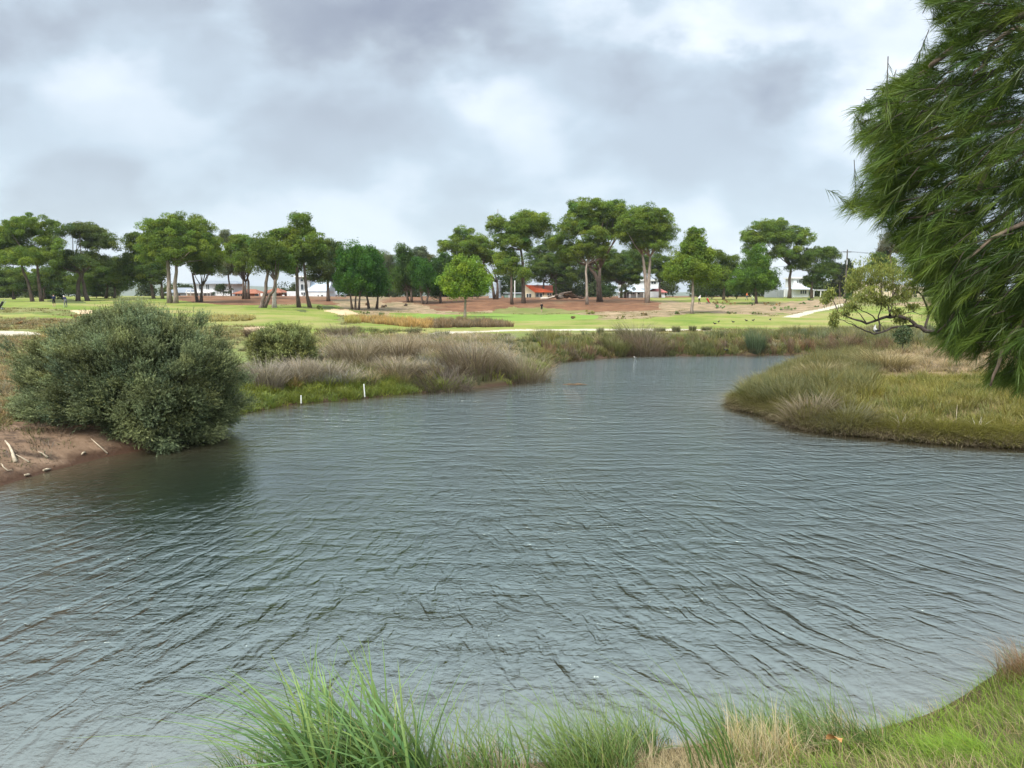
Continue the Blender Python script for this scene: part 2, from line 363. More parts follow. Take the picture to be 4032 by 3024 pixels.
ZONES = [   # painted in order, photo pixels on the terrain; last number: raggedness of the edge
 ('fairway', [(-900,1160),(600,1160),(760,1190),(1000,1200),(1330,1205),(1330,1290),(1120,1296),(700,1262),(420,1236),(-900,1240)], 3),
 ('ground', z1([(-2000,1135),(300,1130),(760,1160),(1050,1150),(1500,1220),(1500,1260),(900,1240),(-2000,1265)]), 4),
 ('fairway', z1([(-2000,1215),(300,1205),(950,1240),(900,1262),(400,1250),(-2000,1255)]), 3),
 ('ground', z1([(-2500,1258),(1600,1262),(2600,1330),(2600,1700),(-2500,1700)]), 3),
 ('mulch_bank', [(690,1140),(690,1182),(760,1190),(870,1200),(1000,1203),(1200,1196),(1330,1200),(1480,1196),(1480,1140)], 2),
 ('sandy_waste', [(1318,1178),(1330,1212),(1500,1245),(1560,1240),(1700,1236),(2010,1228),(2060,1180),(1700,1160),(1480,1160)], 5),
 ('mulch_bank', z3([(200,1060),(500,1000),(880,985),(2400,960),(2400,1160),(2000,1150),(1700,1130),(1500,1160),(1280,1190),(900,1170),(700,1100),(350,1075)]), 4),
 ('mulch_bank', [(1900,1140),(3500,1120),(3500,1160),(3240,1166),(2900,1172),(2560,1176),(2570,1186),(2700,1196),(2700,1232),(2500,1236),(2300,1224),(2160,1218),(1900,1226)], 4),
 ('fairway', [(2550,1172),(2900,1170),(3240,1162),(3240,1184),(3000,1198),(2780,1196),(2560,1184)], 2),
 ('fairway', [(1530,1232),(1700,1236),(2000,1236),(2250,1238),(2310,1256),(2700,1256),(3100,1240),(3400,1215),(4800,1200),(4800,1292),(1330,1296),(1330,1285),(1530,1262)], 3),
 ('putting_green', z3([(350,1225),(800,1205),(1200,1220),(1500,1200),(2000,1212),(2400,1210),(2660,1225),(2600,1260),(1700,1290),(1200,1285),(500,1268)]), 1),
 ('ground', z3([(1500,1170),(1750,1135),(2300,1160),(2400,1205),(1700,1195),(1500,1195)]), 3),
 ('sandy_waste', z4([(760,1335),(1000,1325),(1300,1320),(1900,1270),(2020,1260),(2020,1330),(1700,1380),(1300,1410),(950,1415),(1050,1365),(740,1350)]), 4),
 ('sandy_waste', z5([(0,1075),(420,1075),(830,1110),(1400,1085),(1750,1035),(2060,1020),(2060,1110),(1500,1205),(1000,1215),(400,1190),(0,1250)]), 5),
 ('fairway', z5([(-100,1245),(500,1195),(1000,1215),(1400,1235),(1700,1200),(2100,1120),(3900,1100),(3900,1360),(-100,1360)]), 2),
 ('sandy_waste', [(3500,1196),(3720,1180),(4800,1180),(4800,1205),(3560,1204)], 3),
 ('fairway', z2([(1200,1345),(1600,1325),(2212,1330),(3900,1345),(5000,1350),(5000,1395),(3800,1400),(3400,1425),(2212,1425),(1400,1425)]), 1),
 ('path', z5([(1320,1242),(1500,1242),(1700,1185),(2010,1122),(2010,1088),(1750,1150),(1450,1208)]), 1),
 ('path', z1([(-400,1385),(200,1392),(420,1412),(460,1430),(200,1446),(-400,1446)]), 1),
 ('sand_bunker', z2([(705,1352),(1000,1345),(1110,1356),(1000,1400),(760,1412)]), 1),
 ('path', [(1660,1322),(1720,1308),(1900,1303),(2060,1297),(2420,1294),(2800,1295),(2800,1303),(2420,1302),(2060,1303),(1900,1309)], 1),
 ('sand_bunker', z2([(1590,1165),(1700,1150),(1850,1160),(2020,1215),(1800,1222),(1650,1185)]), 2),
 ('sand_bunker', z1([(760,1165),(1010,1160),(1010,1200),(840,1205)]), 2),
 ('bunker_face', z1([(495,1062),(560,1048),(720,1040),(880,1058),(955,1085),(840,1092),(600,1090)]), 1),
 ('bunker_face', z2([(1262,1155),(1400,1160),(1400,1192),(1330,1186)]), 1),
 ('bunker_face', z2([(1545,1120),(1640,1112),(1730,1140),(1660,1158),(1560,1150)]), 1),
]
def zone_of(x, y, z, d):
    zi = np.zeros(x.shape, int)
    px, py = proj(x, y, z)
    far = (y > 40)
    jx = (fbm(x * .35, y * .35, 4) - .5); jy = (fbm(x * .35 + 70, y * .35 + 30, 4) - .5)
    for name, poly, rag in ZONES:
        m = far & inside(poly, px + jx * rag * 14, py + jy * rag * 5)
        zi[m] = NAMES.index(name)
    n = fbm(x * .5, y * .5, 3) - .5
    bank = (d < 9 + 6 * n) & (y > 13) & (y < 62)
    zi[bank] = NAMES.index('pond_bank')
    isl = (x > 6.0) & (y > 15) & (y < 46) & (d > 0) & (x > 7.2 + (y - 26) * .05)
    isl &= ~((y > 40) & (x < 14)); zi[isl] = NAMES.index('island_ground')
    lb = (x < -3.5 + 1.5 * n) & (y < 29) & (y > 9) & ((x < -5.5) | (y < 24)); zi[lb & (d < 16 + 8 * n)] = NAMES.index('dirt_bank')
    zi[y <= 13] = NAMES.index('pond_bank')
    return zi
def ground_sheets():
    u = np.concatenate([np.linspace(-3.6, -.86, 40)[:-1], np.arange(-.86, .86, .0030), np.linspace(.86, 3.6, 40)])
    Y = np.concatenate([[13.0], np.geomspace(13, 60, 210)[1:], np.geomspace(60, 260, 250)[1:], np.geomspace(260, 5900, 30)[1:]])
    U, YY = np.meshgrid(u, Y); X = U * YY; Z = height(X, YY); D = sd(X, YY)
    V = np.stack([X, YY, Z], -1).reshape(-1, 3); nx = len(u); ny = len(Y)
    i, j = np.meshgrid(np.arange(ny - 1), np.arange(nx - 1), indexing='ij'); a = (i * nx + j).ravel()
    Q = np.stack([a, a + 1, a + nx + 1, a + nx], -1)
    c = V[Q].mean(1); zi = zone_of(c[:, 0], c[:, 1], c[:, 2], sd(c[:, 0], c[:, 1]))
    # near sheet
    x2 = np.arange(-46.8, 46.81, .3); y2 = np.arange(-40, 13.01, .25)
    X2, Y2 = np.meshgrid(x2, y2); Z2 = height(X2, Y2); V2 = np.stack([X2, Y2, Z2], -1).reshape(-1, 3); n2 = len(x2)
    i, j = np.meshgrid(np.arange(len(y2) - 1), np.arange(n2 - 1), indexing='ij'); a = (i * n2 + j).ravel()
    Q2 = np.stack([a, a + 1, a + n2 + 1, a + n2], -1); c2 = V2[Q2].mean(1); zi2 = zone_of(c2[:, 0], c2[:, 1], c2[:, 2], sd(c2[:, 0], c2[:, 1]))
    VV = np.concatenate([V, V2]); QQ = np.concatenate([Q, Q2 + len(V)]); ZZ = np.concatenate([zi, zi2])
    for k, nme in enumerate(NAMES):
        q = QQ[ZZ == k]
        if not len(q): continue
        used, inv = np.unique(q, return_inverse=True)
        o = add_mesh(nme, VV[used], inv.reshape(q.shape), MATS[nme], smooth=True, attr={'shore': np.clip(sd(VV[used][:, 0], VV[used][:, 1]), 0, 3)}); o["kind"] = "structure"
ground_sheets()

# distant hills beyond the houses
def hills():
    th = np.linspace(-1.0, 1.0, 200); V = []; 
    for k, (r, hh) in enumerate(((3600, 0), (3900, .45), (4300, .8), (4800, 1.0), (5600, .3))):
        x = r * np.sin(th); y = r * np.cos(th)
        top = (18 + 24 * fbm(th * 6 + 3, th * 0 + 1.3, 4) + 44 * np.exp(-((th + .44) / .16) ** 2)) * hh
        V.append(np.stack([x, y, 2 + top], -1))
    V = np.concatenate(V); n = 200; Q = []
    for k in range(4):
        a = k * n + np.arange(n - 1); Q.append(np.stack([a, a + 1, a + n + 1, a + n], -1))
    m = soil('hill_bush', [(.3, (.060, .085, .045)), (.7, (.12, .13, .075))], .006, .05, .5)
    o = add_mesh('hills', V, Q, m, smooth=True); o["kind"] = "structure"
hills()

# ------------------------------------------------------------------ water
def water():
    u = np.linspace(-3.3, 3.3, 420); Y = np.geomspace(2.5, 62, 300); U, YY = np.meshgrid(u, Y); X = np.clip(U * np.maximum(YY, 7), -62, 62)
    D = sd(X, YY); V = np.stack([X, YY, 0 * X], -1).reshape(-1, 3); nx = 420
    i, j = np.meshgrid(np.arange(299), np.arange(nx - 1), indexing='ij'); a = (i * nx + j).ravel(); Q = np.stack([a, a + 1, a + nx + 1, a + nx], -1)
    keep = (D.ravel()[Q] < 1.2).any(1); Q = Q[keep]; used, inv = np.unique(Q, return_inverse=True)
    m, T, out = new_mat('pond_water'); b = T.n.new('ShaderNodeBsdfPrincipled')
    p = pos(T); x, y, z = T.sep(p)[:3]
    yr = T.math('SUBTRACT', y, 9.0); yr = T.math('MINIMUM', T.math('MAXIMUM', yr, -3.0), 16.0)
    fan = T.math('ADD', 1.0, T.math('MULTIPLY', yr, .085))
    uu = T.math('MULTIPLY', T.math('ADD', x, 1.9), fan)
    wob = T.noise(p, .35, 3, .5)
    uu = T.math('ADD', uu, T.math('MULTIPLY', wob, 1.2))
    tr1 = T.noise(T.comb(T.math('MULTIPLY', uu, 2.8), T.math('MULTIPLY', y, .85), 0.0), 1.0, 3.0, .5, .25)
    # second train: crests across the view, further out
    vv = T.math('ADD', T.math('MULTIPLY', y, 2.2), T.math('MULTIPLY', T.noise(p, .22, 2, .5), 3.0))
    tr2 = T.noise(T.comb(T.math('MULTIPLY', x, .8), vv, 4.0), 1.0, 3.0, .55, .3)
    fine = T.noise(T.comb(T.math('MULTIPLY', x, 4.6), T.math('MULTIPLY', y, 5.2), 0.0), 1.0, 4, .62, .8)
    k2 = T.ramp(T.math('MULTIPLY', y, 1 / 40.0), [(.15, .30), (.55, 1.0)])
    gust = T.ramp(T.noise(p, .11, 3, .5), [(.3, .6), (.7, 1.15)])
    ridge = lambda n: T.math('SUBTRACT', 1.0, T.math('ABSOLUTE', T.math('SUBTRACT', T.math('MULTIPLY', n, 2.0), 1.0)))
    sharp = T.math('ADD', T.math('MULTIPLY', T.math('POWER', tr1, 1.5), .6), T.math('MULTIPLY', T.math('POWER', ridge(tr1), 2.0), .14))
    tr2 = T.math('ADD', T.math('MULTIPLY', tr2, .6), T.math('MULTIPLY', T.math('POWER', ridge(tr2), 2.0), .07))
    fine2 = T.noise(T.comb(T.math('MULTIPLY', x, 9.0), T.math('MULTIPLY', y, 13.0), 3.0), 1.0, 3, .6, .9)
    fine = T.math('ADD', T.math('MULTIPLY', fine, .75), T.math('ADD', T.math('MULTIPLY', ridge(fine), .12), T.math('MULTIPLY', fine2, .34)))
    k1 = T.ramp(T.math('MULTIPLY', y, 1 / 40.0), [(.22, 1.0), (.5, .25)])
    h = T.math('ADD', T.math('MULTIPLY', T.math('MULTIPLY', sharp, k1), .21), T.math('ADD', T.math('MULTIPLY', T.math('MULTIPLY', tr2, k2), .26), T.math('MULTIPLY', T.math('MULTIPLY', fine, T.ramp(T.math('MULTIPLY', y, 1 / 40.0), [(.2, .45), (.6, 1.0)])), .105)))
    at_ = T.n.new('ShaderNodeAttribute'); at_.attribute_name = 'shore'; dep = at_.outputs['Fac']
    calm = T.ramp(dep, [(0.0, .25), (.16, .6), (.5, 1.0)])
    lee = T.n.new('ShaderNodeAttribute'); lee.attribute_name = 'lee'
    h = T.math('MULTIPLY', h, T.math('MULTIPLY', T.math('MULTIPLY', gust, lee.outputs['Fac']), calm))
    bn = T.n.new('ShaderNodeBump'); bn.inputs['Strength'].default_value = 1.0; bn.inputs['Distance'].default_value = 1.22
    T.link(h, bn.inputs['Height']); T.link(bn.outputs[0], b.inputs['Normal'])
    body = T.ramp(dep, [(0.0, (.055, .043, .026)), (.3, (.022, .022, .014)), (.8, (.010, .016, .011))])
    T.link(body, b.inputs['Base Color']); b.inputs['Roughness'].default_value = .045; b.inputs['IOR'].default_value = 2.9; b.inputs['Specular Tint'].default_value = (.88, 1.0, .95, 1)
    T.link(b.outputs[0], out.inputs[0])
    o = add_mesh('pond_water', V[used], inv.reshape(Q.shape), m, smooth=True, attr={'shore': np.clip(-D.ravel()[used], 0, 6) / 6, 'lee': 1 - .86 * np.exp(-(((X.ravel()[used] + 6.6) / 5.4) ** 2 + ((YY.ravel()[used] - 16.6) / 4.8) ** 2) * 1.0)}); o["kind"] = "structure"
water()
# ------------------------------------------------------------------ foliage generators
def orient(n, rng, bias=(0, 0, 0)):
    v = rng.normal(size=(n, 3)) + np.array(bias); return v / np.linalg.norm(v, axis=1, keepdims=True)
def leaf_quads(C, Ndir, Ldir, L, Wd):
    """diamond-like leaves: centre C, lying along Ldir"""
    Ld = Ldir / np.linalg.norm(Ldir, axis=1, keepdims=True); s = np.cross(Ld, Ndir); s /= np.linalg.norm(s, axis=1, keepdims=True) + 1e-9
    L = np.asarray(L).reshape(-1, 1); Wd = np.asarray(Wd).reshape(-1, 1)
    V = np.stack([C - Ld * L * .5, C + s * Wd * .5, C + Ld * L * .5, C - s * Wd * .5], 1).reshape(-1, 3)
    return V, np.arange(len(V)).reshape(-1, 4)
def crown(lobes, npuff, pr, nleaf, size, c0, rng, up=.25, shell=(.62, 1.0), zmin=-.55, flat=.62, aspect=2.6, cvar=.28, hue=.12):
    """lobes: list of (centre, radii); returns V, Q, colours"""
    vol = np.array([l[1][0] * l[1][1] + l[1][0] * l[1][2] for l in lobes]); k = rng.choice(len(lobes), npuff, p=vol / vol.sum())
    LC = np.array([l[0] for l in lobes])[k]; LR = np.array([l[1] for l in lobes])[k]
    d = orient(npuff * 3, rng, (0, 0, up)); d = d[d[:, 2] > zmin][:npuff]
    while len(d) < npuff: d = np.concatenate([d, d])[:npuff]
    rad = rng.uniform(shell[0], shell[1], (npuff, 1)); PC = LC + d * LR * rad
    prr = pr * rng.uniform(.6, 1.35, npuff)
    ph = rng.uniform(1 - cvar, 1 + cvar, npuff); pw = rng.normal(0, hue, npuff)
    m = npuff * nleaf; i = np.repeat(np.arange(npuff), nleaf)
    dd = orient(m, rng, (0, 0, .35)); rr = rng.uniform(.3, 1, (m, 1)) ** .6 * np.where(rng.random((m, 1)) < .12, rng.uniform(1, 1.5, (m, 1)), 1)
    pos_ = PC[i] + dd * rr * prr[i][:, None] * np.array([1, 1, flat])
    Ld = np.cross(dd, orient(m, rng)) + dd * .35 + np.array([0, 0, .25]); nd = dd * .5 + np.array([0, 0, .35]) + rng.normal(0, .5, (m, 3)); nd /= np.linalg.norm(nd, axis=1, keepdims=True)
    V, Q = leaf_quads(pos_, nd, Ld, size * rng.uniform(.6, 1.4, m), size / aspect * rng.uniform(.7, 1.3, m))
    c = np.array(c0)[None] * (ph[i] * rng.uniform(.7, 1.3, m))[:, None]
    c = c * np.stack([1 + pw[i] * 1.1, 1 + pw[i] * .4, 1 - pw[i] * .6], -1)
    return V, Q, np.repeat(np.clip(c, .004, .6), 4, 0), PC
def blades(root, h, az, lean, w, c0, c1, rng, seg=4, curl=1.8, flatw=.5, twist=None):
    """grass blades; every argument per blade"""
    n = len(root); t = np.linspace(0, 1, seg + 1); hd = np.stack([np.cos(az), np.sin(az), 0 * az], -1)
    side0 = az + np.pi / 2 + (rng.uniform(-1.3, 1.3, n) if twist is None else twist); sdv = np.stack([np.cos(side0), np.sin(side0), 0 * az], -1)
    V = []; Cc = []
    for k, tk in enumerate(t):
        horiz = lean * h * tk ** curl; vert = h * (tk - .42 * np.clip(lean, 0, 1.6) * tk ** 2.2)
        c = root + hd * horiz[:, None]; c[:, 2] += vert
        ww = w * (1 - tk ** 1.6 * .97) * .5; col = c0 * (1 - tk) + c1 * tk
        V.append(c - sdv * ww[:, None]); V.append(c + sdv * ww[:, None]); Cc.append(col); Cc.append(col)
    V = np.stack(V, 1); Cc = np.stack(Cc, 1); m = 2 * (seg + 1); b = (np.arange(n) * m)[:, None]
    Q = np.concatenate([b + np.array([2 * k, 2 * k + 1, 2 * k + 3, 2 * k + 2]) for k in range(seg)])
    return V.reshape(-1, 3), Q, Cc.reshape(-1, 3)
def jitter(col, n, rng, v=.22, h=.1):
    c = np.array(col)[None] * rng.uniform(1 - v, 1 + v, (n, 1)); w = rng.normal(0, h, n)
    return np.clip(c * np.stack([1 + w, 1 + .3 * w, 1 - .6 * w], -1), .004, .7)
def tussocks(cx, cy, per, h, spread, c_lo, c_hi, rng, w=.02, lean=(.25, 1.0), base_r=.12, wind=(0, 0), seg=4, gz=None):
    """blades of many clumps; arrays per clump"""
    n = len(cx); per = np.asarray(per) if hasattr(per, '__len__') else np.full(n, per); i = np.repeat(np.arange(n), per); m = len(i)
    az = rng.uniform(0, 2 * np.pi, m); rr = base_r * np.sqrt(rng.random(m)) * (spread[i] if hasattr(spread, '__len__') else spread)
    x = cx[i] + np.cos(az) * rr; y = cy[i] + np.sin(az) * rr; az2 = az + rng.normal(0, .5, m)
    hx = np.cos(az2) + wind[0]; hy = np.sin(az2) + wind[1]; az2 = np.arctan2(hy, hx)
    z = height(x, y) - .03 if gz is None else gz[i] + 0 * x
    ch = h[i] if hasattr(h, '__len__') else np.full(m, h)
    hh = ch * rng.uniform(.55, 1.12, m); le = rng.uniform(lean[0], lean[1], m)
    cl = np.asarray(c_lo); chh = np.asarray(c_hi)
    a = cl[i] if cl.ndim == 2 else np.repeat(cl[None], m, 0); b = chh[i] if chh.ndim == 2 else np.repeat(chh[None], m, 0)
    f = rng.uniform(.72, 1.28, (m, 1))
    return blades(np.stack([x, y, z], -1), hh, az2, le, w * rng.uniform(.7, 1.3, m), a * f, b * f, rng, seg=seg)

M_PINE = leaf('pine_foliage', .40, .006)
M_LIGHT = leaf('young_foliage', .35, .006)
M_BARK = bark('pine_bark', (.075, .055, .045), (.19, .145, .115), 5)
M_BARKP = bark('pale_bark', (.16, .125, .10), (.36, .30, .25), 4)
M_DEAD = bark('dead_wood', (.30, .26, .22), (.55, .50, .44), 4)
M_BARKD = bark('dark_bark', (.035, .028, .024), (.085, .068, .055), 6)

# ------------------------------------------------------------------ the belt of trees behind the course
PINE_C = (.140, .205, .034); PINE_D = (.098, .148, .030); LIGHT_C = (.165, .25, .032); GUM_C = (.125, .15, .075); SHE_C = (.052, .130, .020)
tree_rng = np.random.default_rng(21)
def tree(name, label, D, base, trunks, lobes, c0=PINE_C, mat=None, barkm=None, rad=.34, npuff=None, pr=None, nleaf=None, size=.30, group='trees behind the golf course', cat='tree', limbs=True, depth=.85, zmin=-.75, up=.22, flat=.62, shell=(.35, 1.0), cvar=.28, category=None):
    """base: photo pixel of the foot; trunks: pixel polylines; lobes: pixel ellipses (cx,cy,rx,ry) of the crown"""
    r = tree_rng; b = at(base[0], D); foot = b.copy()
    t = thing(name, foot, label, cat, group)
    k = D / F; L = []
    for (cx, cy, rx, ry) in lobes:
        c = P(cx, cy, D + r.uniform(-.35, .35) * rx * k); L.append((c - foot, np.array([rx * k, rx * k * depth, ry * k]) * 1.10))
    area = sum(l[1][0] * l[1][2] for l in L)
    prr = pr or 1.05; n = int((npuff or 0) * 2.2) or int(np.clip(area * 6.5, 60, 420)); nl = nleaf or 270
    V, Q, C, PC = crown(L, n, prr, nl, size, c0, r, zmin=zmin, up=up, flat=flat, shell=shell, cvar=cvar)
    mb = MB()
    for tr in trunks:
        pts = [P(x, y, D + r.uniform(-.3, .3)) - foot for x, y in tr]
        pts[0] = np.array([pts[0][0], 0 if len(trunks) == 1 else r.uniform(-.6, .6), min(pts[0][2], 0) - .3])
        # add bends between the given points
        full = [pts[0]]
        for a, c in zip(pts[:-1], pts[1:]):
            full.append((a + c) / 2 + r.normal(0, .10, 3) * [1, 1, .2]); full.append(c)
        rr = np.linspace(1, .5, len(full)) * rad * (1 if len(tr) < 6 else 1); rr[0] *= 1.3
        mb.tube(full, list(rr), 7, .08)
        if limbs:
            top = full[-1]
            order = sorted(PC, key=lambda p: np.linalg.norm(p - top))[::max(1, len(PC) // 9)][:9]
            for q in order:
                if q[2] < top[2] - 1.5: continue
                mid = (top + q) / 2 + np.array([0, 0, -.12 * np.linalg.norm(q - top)]) + r.normal(0, .15, 3)
                mb.tube([full[-2] * .3 + top * .7, mid, q], [rad * .36, rad * .22, rad * .08], 5)
    mb.build('trunk', barkm or M_BARK, t, True)
    add_mesh('crown', V, Q, mat or M_PINE, t, C)
    return t
def e(*a): return list(a)
# --- left group
tree('umbrella_pine', 'broad dark pine leaning at the left end of the tree belt behind the green', 140, (134,1186), [[(134,1186),(110,1110),(82,1030)],[(160,1180),(152,1110),(145,1020)]],
     [(108,905,112,54),(15,960,95,62),(178,978,70,46),(100,1018,120,42),(-60,1000,90,70)])
tree('layered_pine', 'pine with flat layered crown and forked trunk, beside the broad leaning pine', 146, (306,1184), [[(306,1180),(308,1120),(318,1085),(285,1040)],[(348,1182),(330,1120),(328,1070)]],
     [(305,915,66,34),(355,925,50,36),(398,960,66,34),(320,1028,100,32),(260,1060,50,25)], c0=(.095,.130,.034), rad=.4)
tree('dark_pine', 'low dark pine filling the gap between layered pine and big umbrella pine', 165, (455,1178), [[(455,1178),(448,1120)],[(418,1176),(425,1120)]], [(416,1075,100,62),(440,1115,90,45),(350,1100,60,40)], c0=PINE_D)
tree('dark_pine', 'shaded low pine standing behind the golfers on the green', 170, (60,1182), [[(60,1182),(50,1130)],[(175,1180),(172,1130)]], [(60,1110,95,55),(190,1095,75,50),(-30,1115,70,55),(250,1130,60,35)], c0=PINE_D)
tree('dark_pine', 'dark narrow pine tucked against the left side of the big umbrella pine', 152, (606,1178), [[(606,1178),(595,1120),(585,1080)],[(640,1178),(636,1110)]], [(532,965,40,46),(515,1070,66,70),(545,1020,50,50),(600,1080,60,50)], c0=(.085,.128,.024))
tree('umbrella_pine', 'big domed umbrella pine with pale twin trunks, right of the golfers', 132, (690,1184), [[(695,1184),(688,1120),(692,1017)],[(673,1178),(664,1080),(651,1000)]],
     [(700,925,132,70),(620,985,70,62),(770,975,88,66),(700,1010,120,42),(680,895,80,38)], barkm=M_BARKP, rad=.42)
tree('tall_pine', 'pine with full low crown on slim leaning trunk, hugging the big umbrella pine', 140, (778,1190), [[(778,1192),(768,1130),(757,1075)],[(792,1187),(795,1120)]], [(820,1020,52,62),(790,1050,45,40),(835,975,32,35)], rad=.3)
tree('tall_gum', 'thin tall gum poking up behind the pines, with a small high tuft', 178, (913,1180), [[(913,1182),(902,1110),(888,1000),(884,930)]], [(884,945,22,34),(902,1060,46,38),(880,1035,30,30),(925,1050,30,34)], c0=GUM_C, rad=.22)
tree('tall_pine', 'twin trunked pine standing on the mulch bank before the brick house', 150, (957,1176), [[(957,1176),(957,1090)],[(975,1176),(978,1110),(975,1085)],[(965,1172),(968,1100)]],
     [(950,962,52,34),(975,1030,58,48),(925,1015,40,40),(985,985,45,35)], rad=.3)
tree('forked_pine', 'pine with thick dark trunk splitting in a wide fork low down', 119, (1029,1212), [[(1029,1214),(1033,1186),(1047,1143),(1054,1080),(1040,1010)],[(1033,1188),(1058,1172),(1076,1147),(1084,1100)]],
     [(1043,985,54,50),(1030,1048,40,36),(1080,1000,40,40),(1015,975,30,30)], rad=.36, c0=(.090,.132,.024))
tree('dead_topped_pine', 'pale bare bleached trunk under the pine boughs, beside the forked trunk', 121, (1081,1204), [[(1081,1206),(1081,1150),(1083,1107),(1093,1084),(1100,1040)]], [(1105,1035,36,36),(1085,1010,30,26)], barkm=M_DEAD, rad=.36)
tree('tall_pine', 'tallest pine of the left cluster, open wispy top over a straight trunk', 126, (1176,1201), [[(1176,1203),(1170,1100),(1165,1006),(1178,900)]],
     [(1183,868,38,22),(1206,915,44,26),(1160,918,32,26),(1140,975,70,40),(1190,985,60,36),(1112,1032,54,36),(1110,925,45,25),(1240,955,36,30)], rad=.32, npuff=95, pr=.95, cvar=.32)
tree('tall_pine', 'pine with dark leaning trunk right of the tallest wispy pine', 127, (1217,1201), [[(1220,1203),(1203,1107),(1188,999)]], [(1195,1020,58,40),(1150,1060,46,28),(1230,1010,40,34)], rad=.32, c0=PINE_D)
tree('tall_pine', 'spreading pine with drooping side boughs before the white roofed house', 150, (1293,1174), [[(1293,1176),(1291,1120),(1288,1060)]], [(1279,985,62,40),(1275,1050,66,40),(1310,1010,44,44),(1245,1090,40,24),(1305,1100,30,30)], c0=(.088,.125,.032), rad=.38)
tree('she_oak', 'bushy bright green tree with several stems, left of a matching one', 128, (1395,1196), [[(1388,1196),(1378,1140)],[(1399,1197),(1405,1140)],[(1412,1195),(1420,1140)]],
     [(1395,1010,46,42),(1370,1070,48,58),(1420,1060,44,60),(1392,1115,70,46)], c0=SHE_C, flat=1.0, zmin=-.9, rad=.2, up=.1, size=.34)
tree('she_oak', 'bushy bright green tree close behind its twin, dark stems on bare ground', 134, (1452,1186), [[(1452,1187),(1440,1150)],[(1482,1185),(1490,1140)]],
     [(1455,1030,42,42),(1475,1085,46,62),(1440,1100,50,55),(1490,1120,34,42)], c0=SHE_C, flat=1.0, zmin=-.9, rad=.24, up=.1, size=.34)
tree('grey_gum', 'hazy grey green gum far behind, between the bushy twins and dark conifer', 205, (1530,1172), [[(1530,1174),(1528,1100)]], [(1526,1030,34,30),(1515,1080,40,46),(1545,1100,40,50),(1480,1020,34,30)], c0=GUM_C, rad=.3, flat=.9)
tree('conifer', 'dark pointed conifer with multi-stemmed base on the bare mound', 152, (1619,1184), [[(1619,1186),(1617,1140)],[(1606,1180),(1600,1140)]],
     [(1583,985,16,30),(1592,1030,34,40),(1610,1085,56,52),(1585,1100,38,50)], c0=(.062,.112,.024), flat=.95, zmin=-.9, rad=.3)
tree('conifer', 'low dark conifer with spreading stems beside the pointed one', 150, (1670,1186), [[(1668,1187),(1655,1150)],[(1675,1187),(1690,1150)]], [(1665,1095,48,42),(1690,1110,36,36),(1655,1055,36,34)], c0=SHE_C, flat=.95, zmin=-.9, rad=.26)
tree('grey_gum', 'airy grey green gum rising behind the pointed conifer', 200, (1660,1172), [[(1660,1174),(1658,1080)]], [(1655,1005,30,26),(1685,1030,28,30),(1665,1050,40,30)], c0=GUM_C, rad=.26, cvar=.35)
tree('dark_shrub_tree', 'dense dark bush-like tree behind the round light green pine', 152, (1735,1186), [[(1735,1188),(1735,1120)]], [(1736,1055,40,46),(1720,1105,36,60),(1765,1085,40,60)], c0=(.055,.105,.024), flat=.95, zmin=-.95, rad=.26)
tree('young_pine', 'round light green young pine standing alone on the pale green', 117, (1830,1248), [[(1830,1252),(1832,1200),(1830,1120)]],
     [(1831,1040,46,30),(1828,1085,76,42),(1762,1125,42,36),(1895,1120,46,44),(1828,1130,84,40),(1850,1065,54,40)], c0=LIGHT_C, mat=M_LIGHT, flat=.85, zmin=-.85, rad=.24, up=.15, barkm=M_BARKP, group='young pines')
tree('umbrella_pine', 'wide flat crowned pine behind the round young pine', 166, (1950,1176), [[(1948,1178),(1935,1110),(1900,1050)],[(1955,1178),(1958,1100)]],
     [(1822,925,48,24),(1830,972,102,34),(1885,1015,100,32),(1885,955,60,30)], rad=.36)
tree('tall_pine', 'tall pine with billowing wide crown left of the orange roofed house', 152, (2062,1195), [[(2062,1197),(2060,1110),(2058,1035),(2050,975)]],
     [(1957,890,38,36),(2085,885,74,50),(2020,950,84,42),(1990,1015,50,34),(2140,905,40,45),(2040,905,60,44)], rad=.42, cvar=.3)
tree('tall_pine', 'slim straight pine trunk beside the billowing pine, small crown low down', 150, (2015,1194), [[(2016,1195),(2014,1110),(2012,1060)]], [(2005,1040,48,30),(1975,1065,40,26),(2040,1075,40,26)], rad=.3)
tree('dark_pine', 'dark dense pine behind the orange roofed house', 205, (2192,1172), [[(2192,1172),(2188,1100)],[(2140,1172),(2142,1100)]], [(2155,985,50,55),(2250,1010,60,50),(2110,1020,50,44),(2150,1055,72,50),(2215,1065,66,56),(2100,1085,60,40),(2235,1110,40,24)], c0=PINE_D)
tree('umbrella_pine', 'largest and tallest pine in the belt, huge dome over a forked trunk', 158, (2365,1185), [[(2366,1187),(2358,1110),(2340,1075),(2318,1045)],[(2362,1120),(2362,1040)]],
     [(2330,828,100,40),(2255,900,78,52),(2420,845,66,48),(2215,955,52,46),(2340,890,110,44),(2225,1010,50,40),(2430,905,50,40)], rad=.55, cvar=.3)
tree('tall_pine', 'small crowned pine in front of the largest dome, slim pale trunk', 150, (2311,1195), [[(2312,1197),(2310,1110),(2311,1030)]], [(2352,936,50,34),(2318,978,66,32),(2345,1000,50,26),(2275,1000,36,26)], rad=.32, barkm=M_BARKP, c0=(.125,.17,.026))
tree('umbrella_pine', 'big rounded pine with pale forked trunk, right of the largest dome', 154, (2548,1186), [[(2550,1188),(2540,1080),(2528,990)],[(2549,1160),(2556,1080),(2560,1000)]],
     [(2535,868,98,52),(2588,912,74,60),(2488,925,66,44),(2560,965,86,34),(2530,905,95,50)], rad=.45, barkm=M_BARKP)
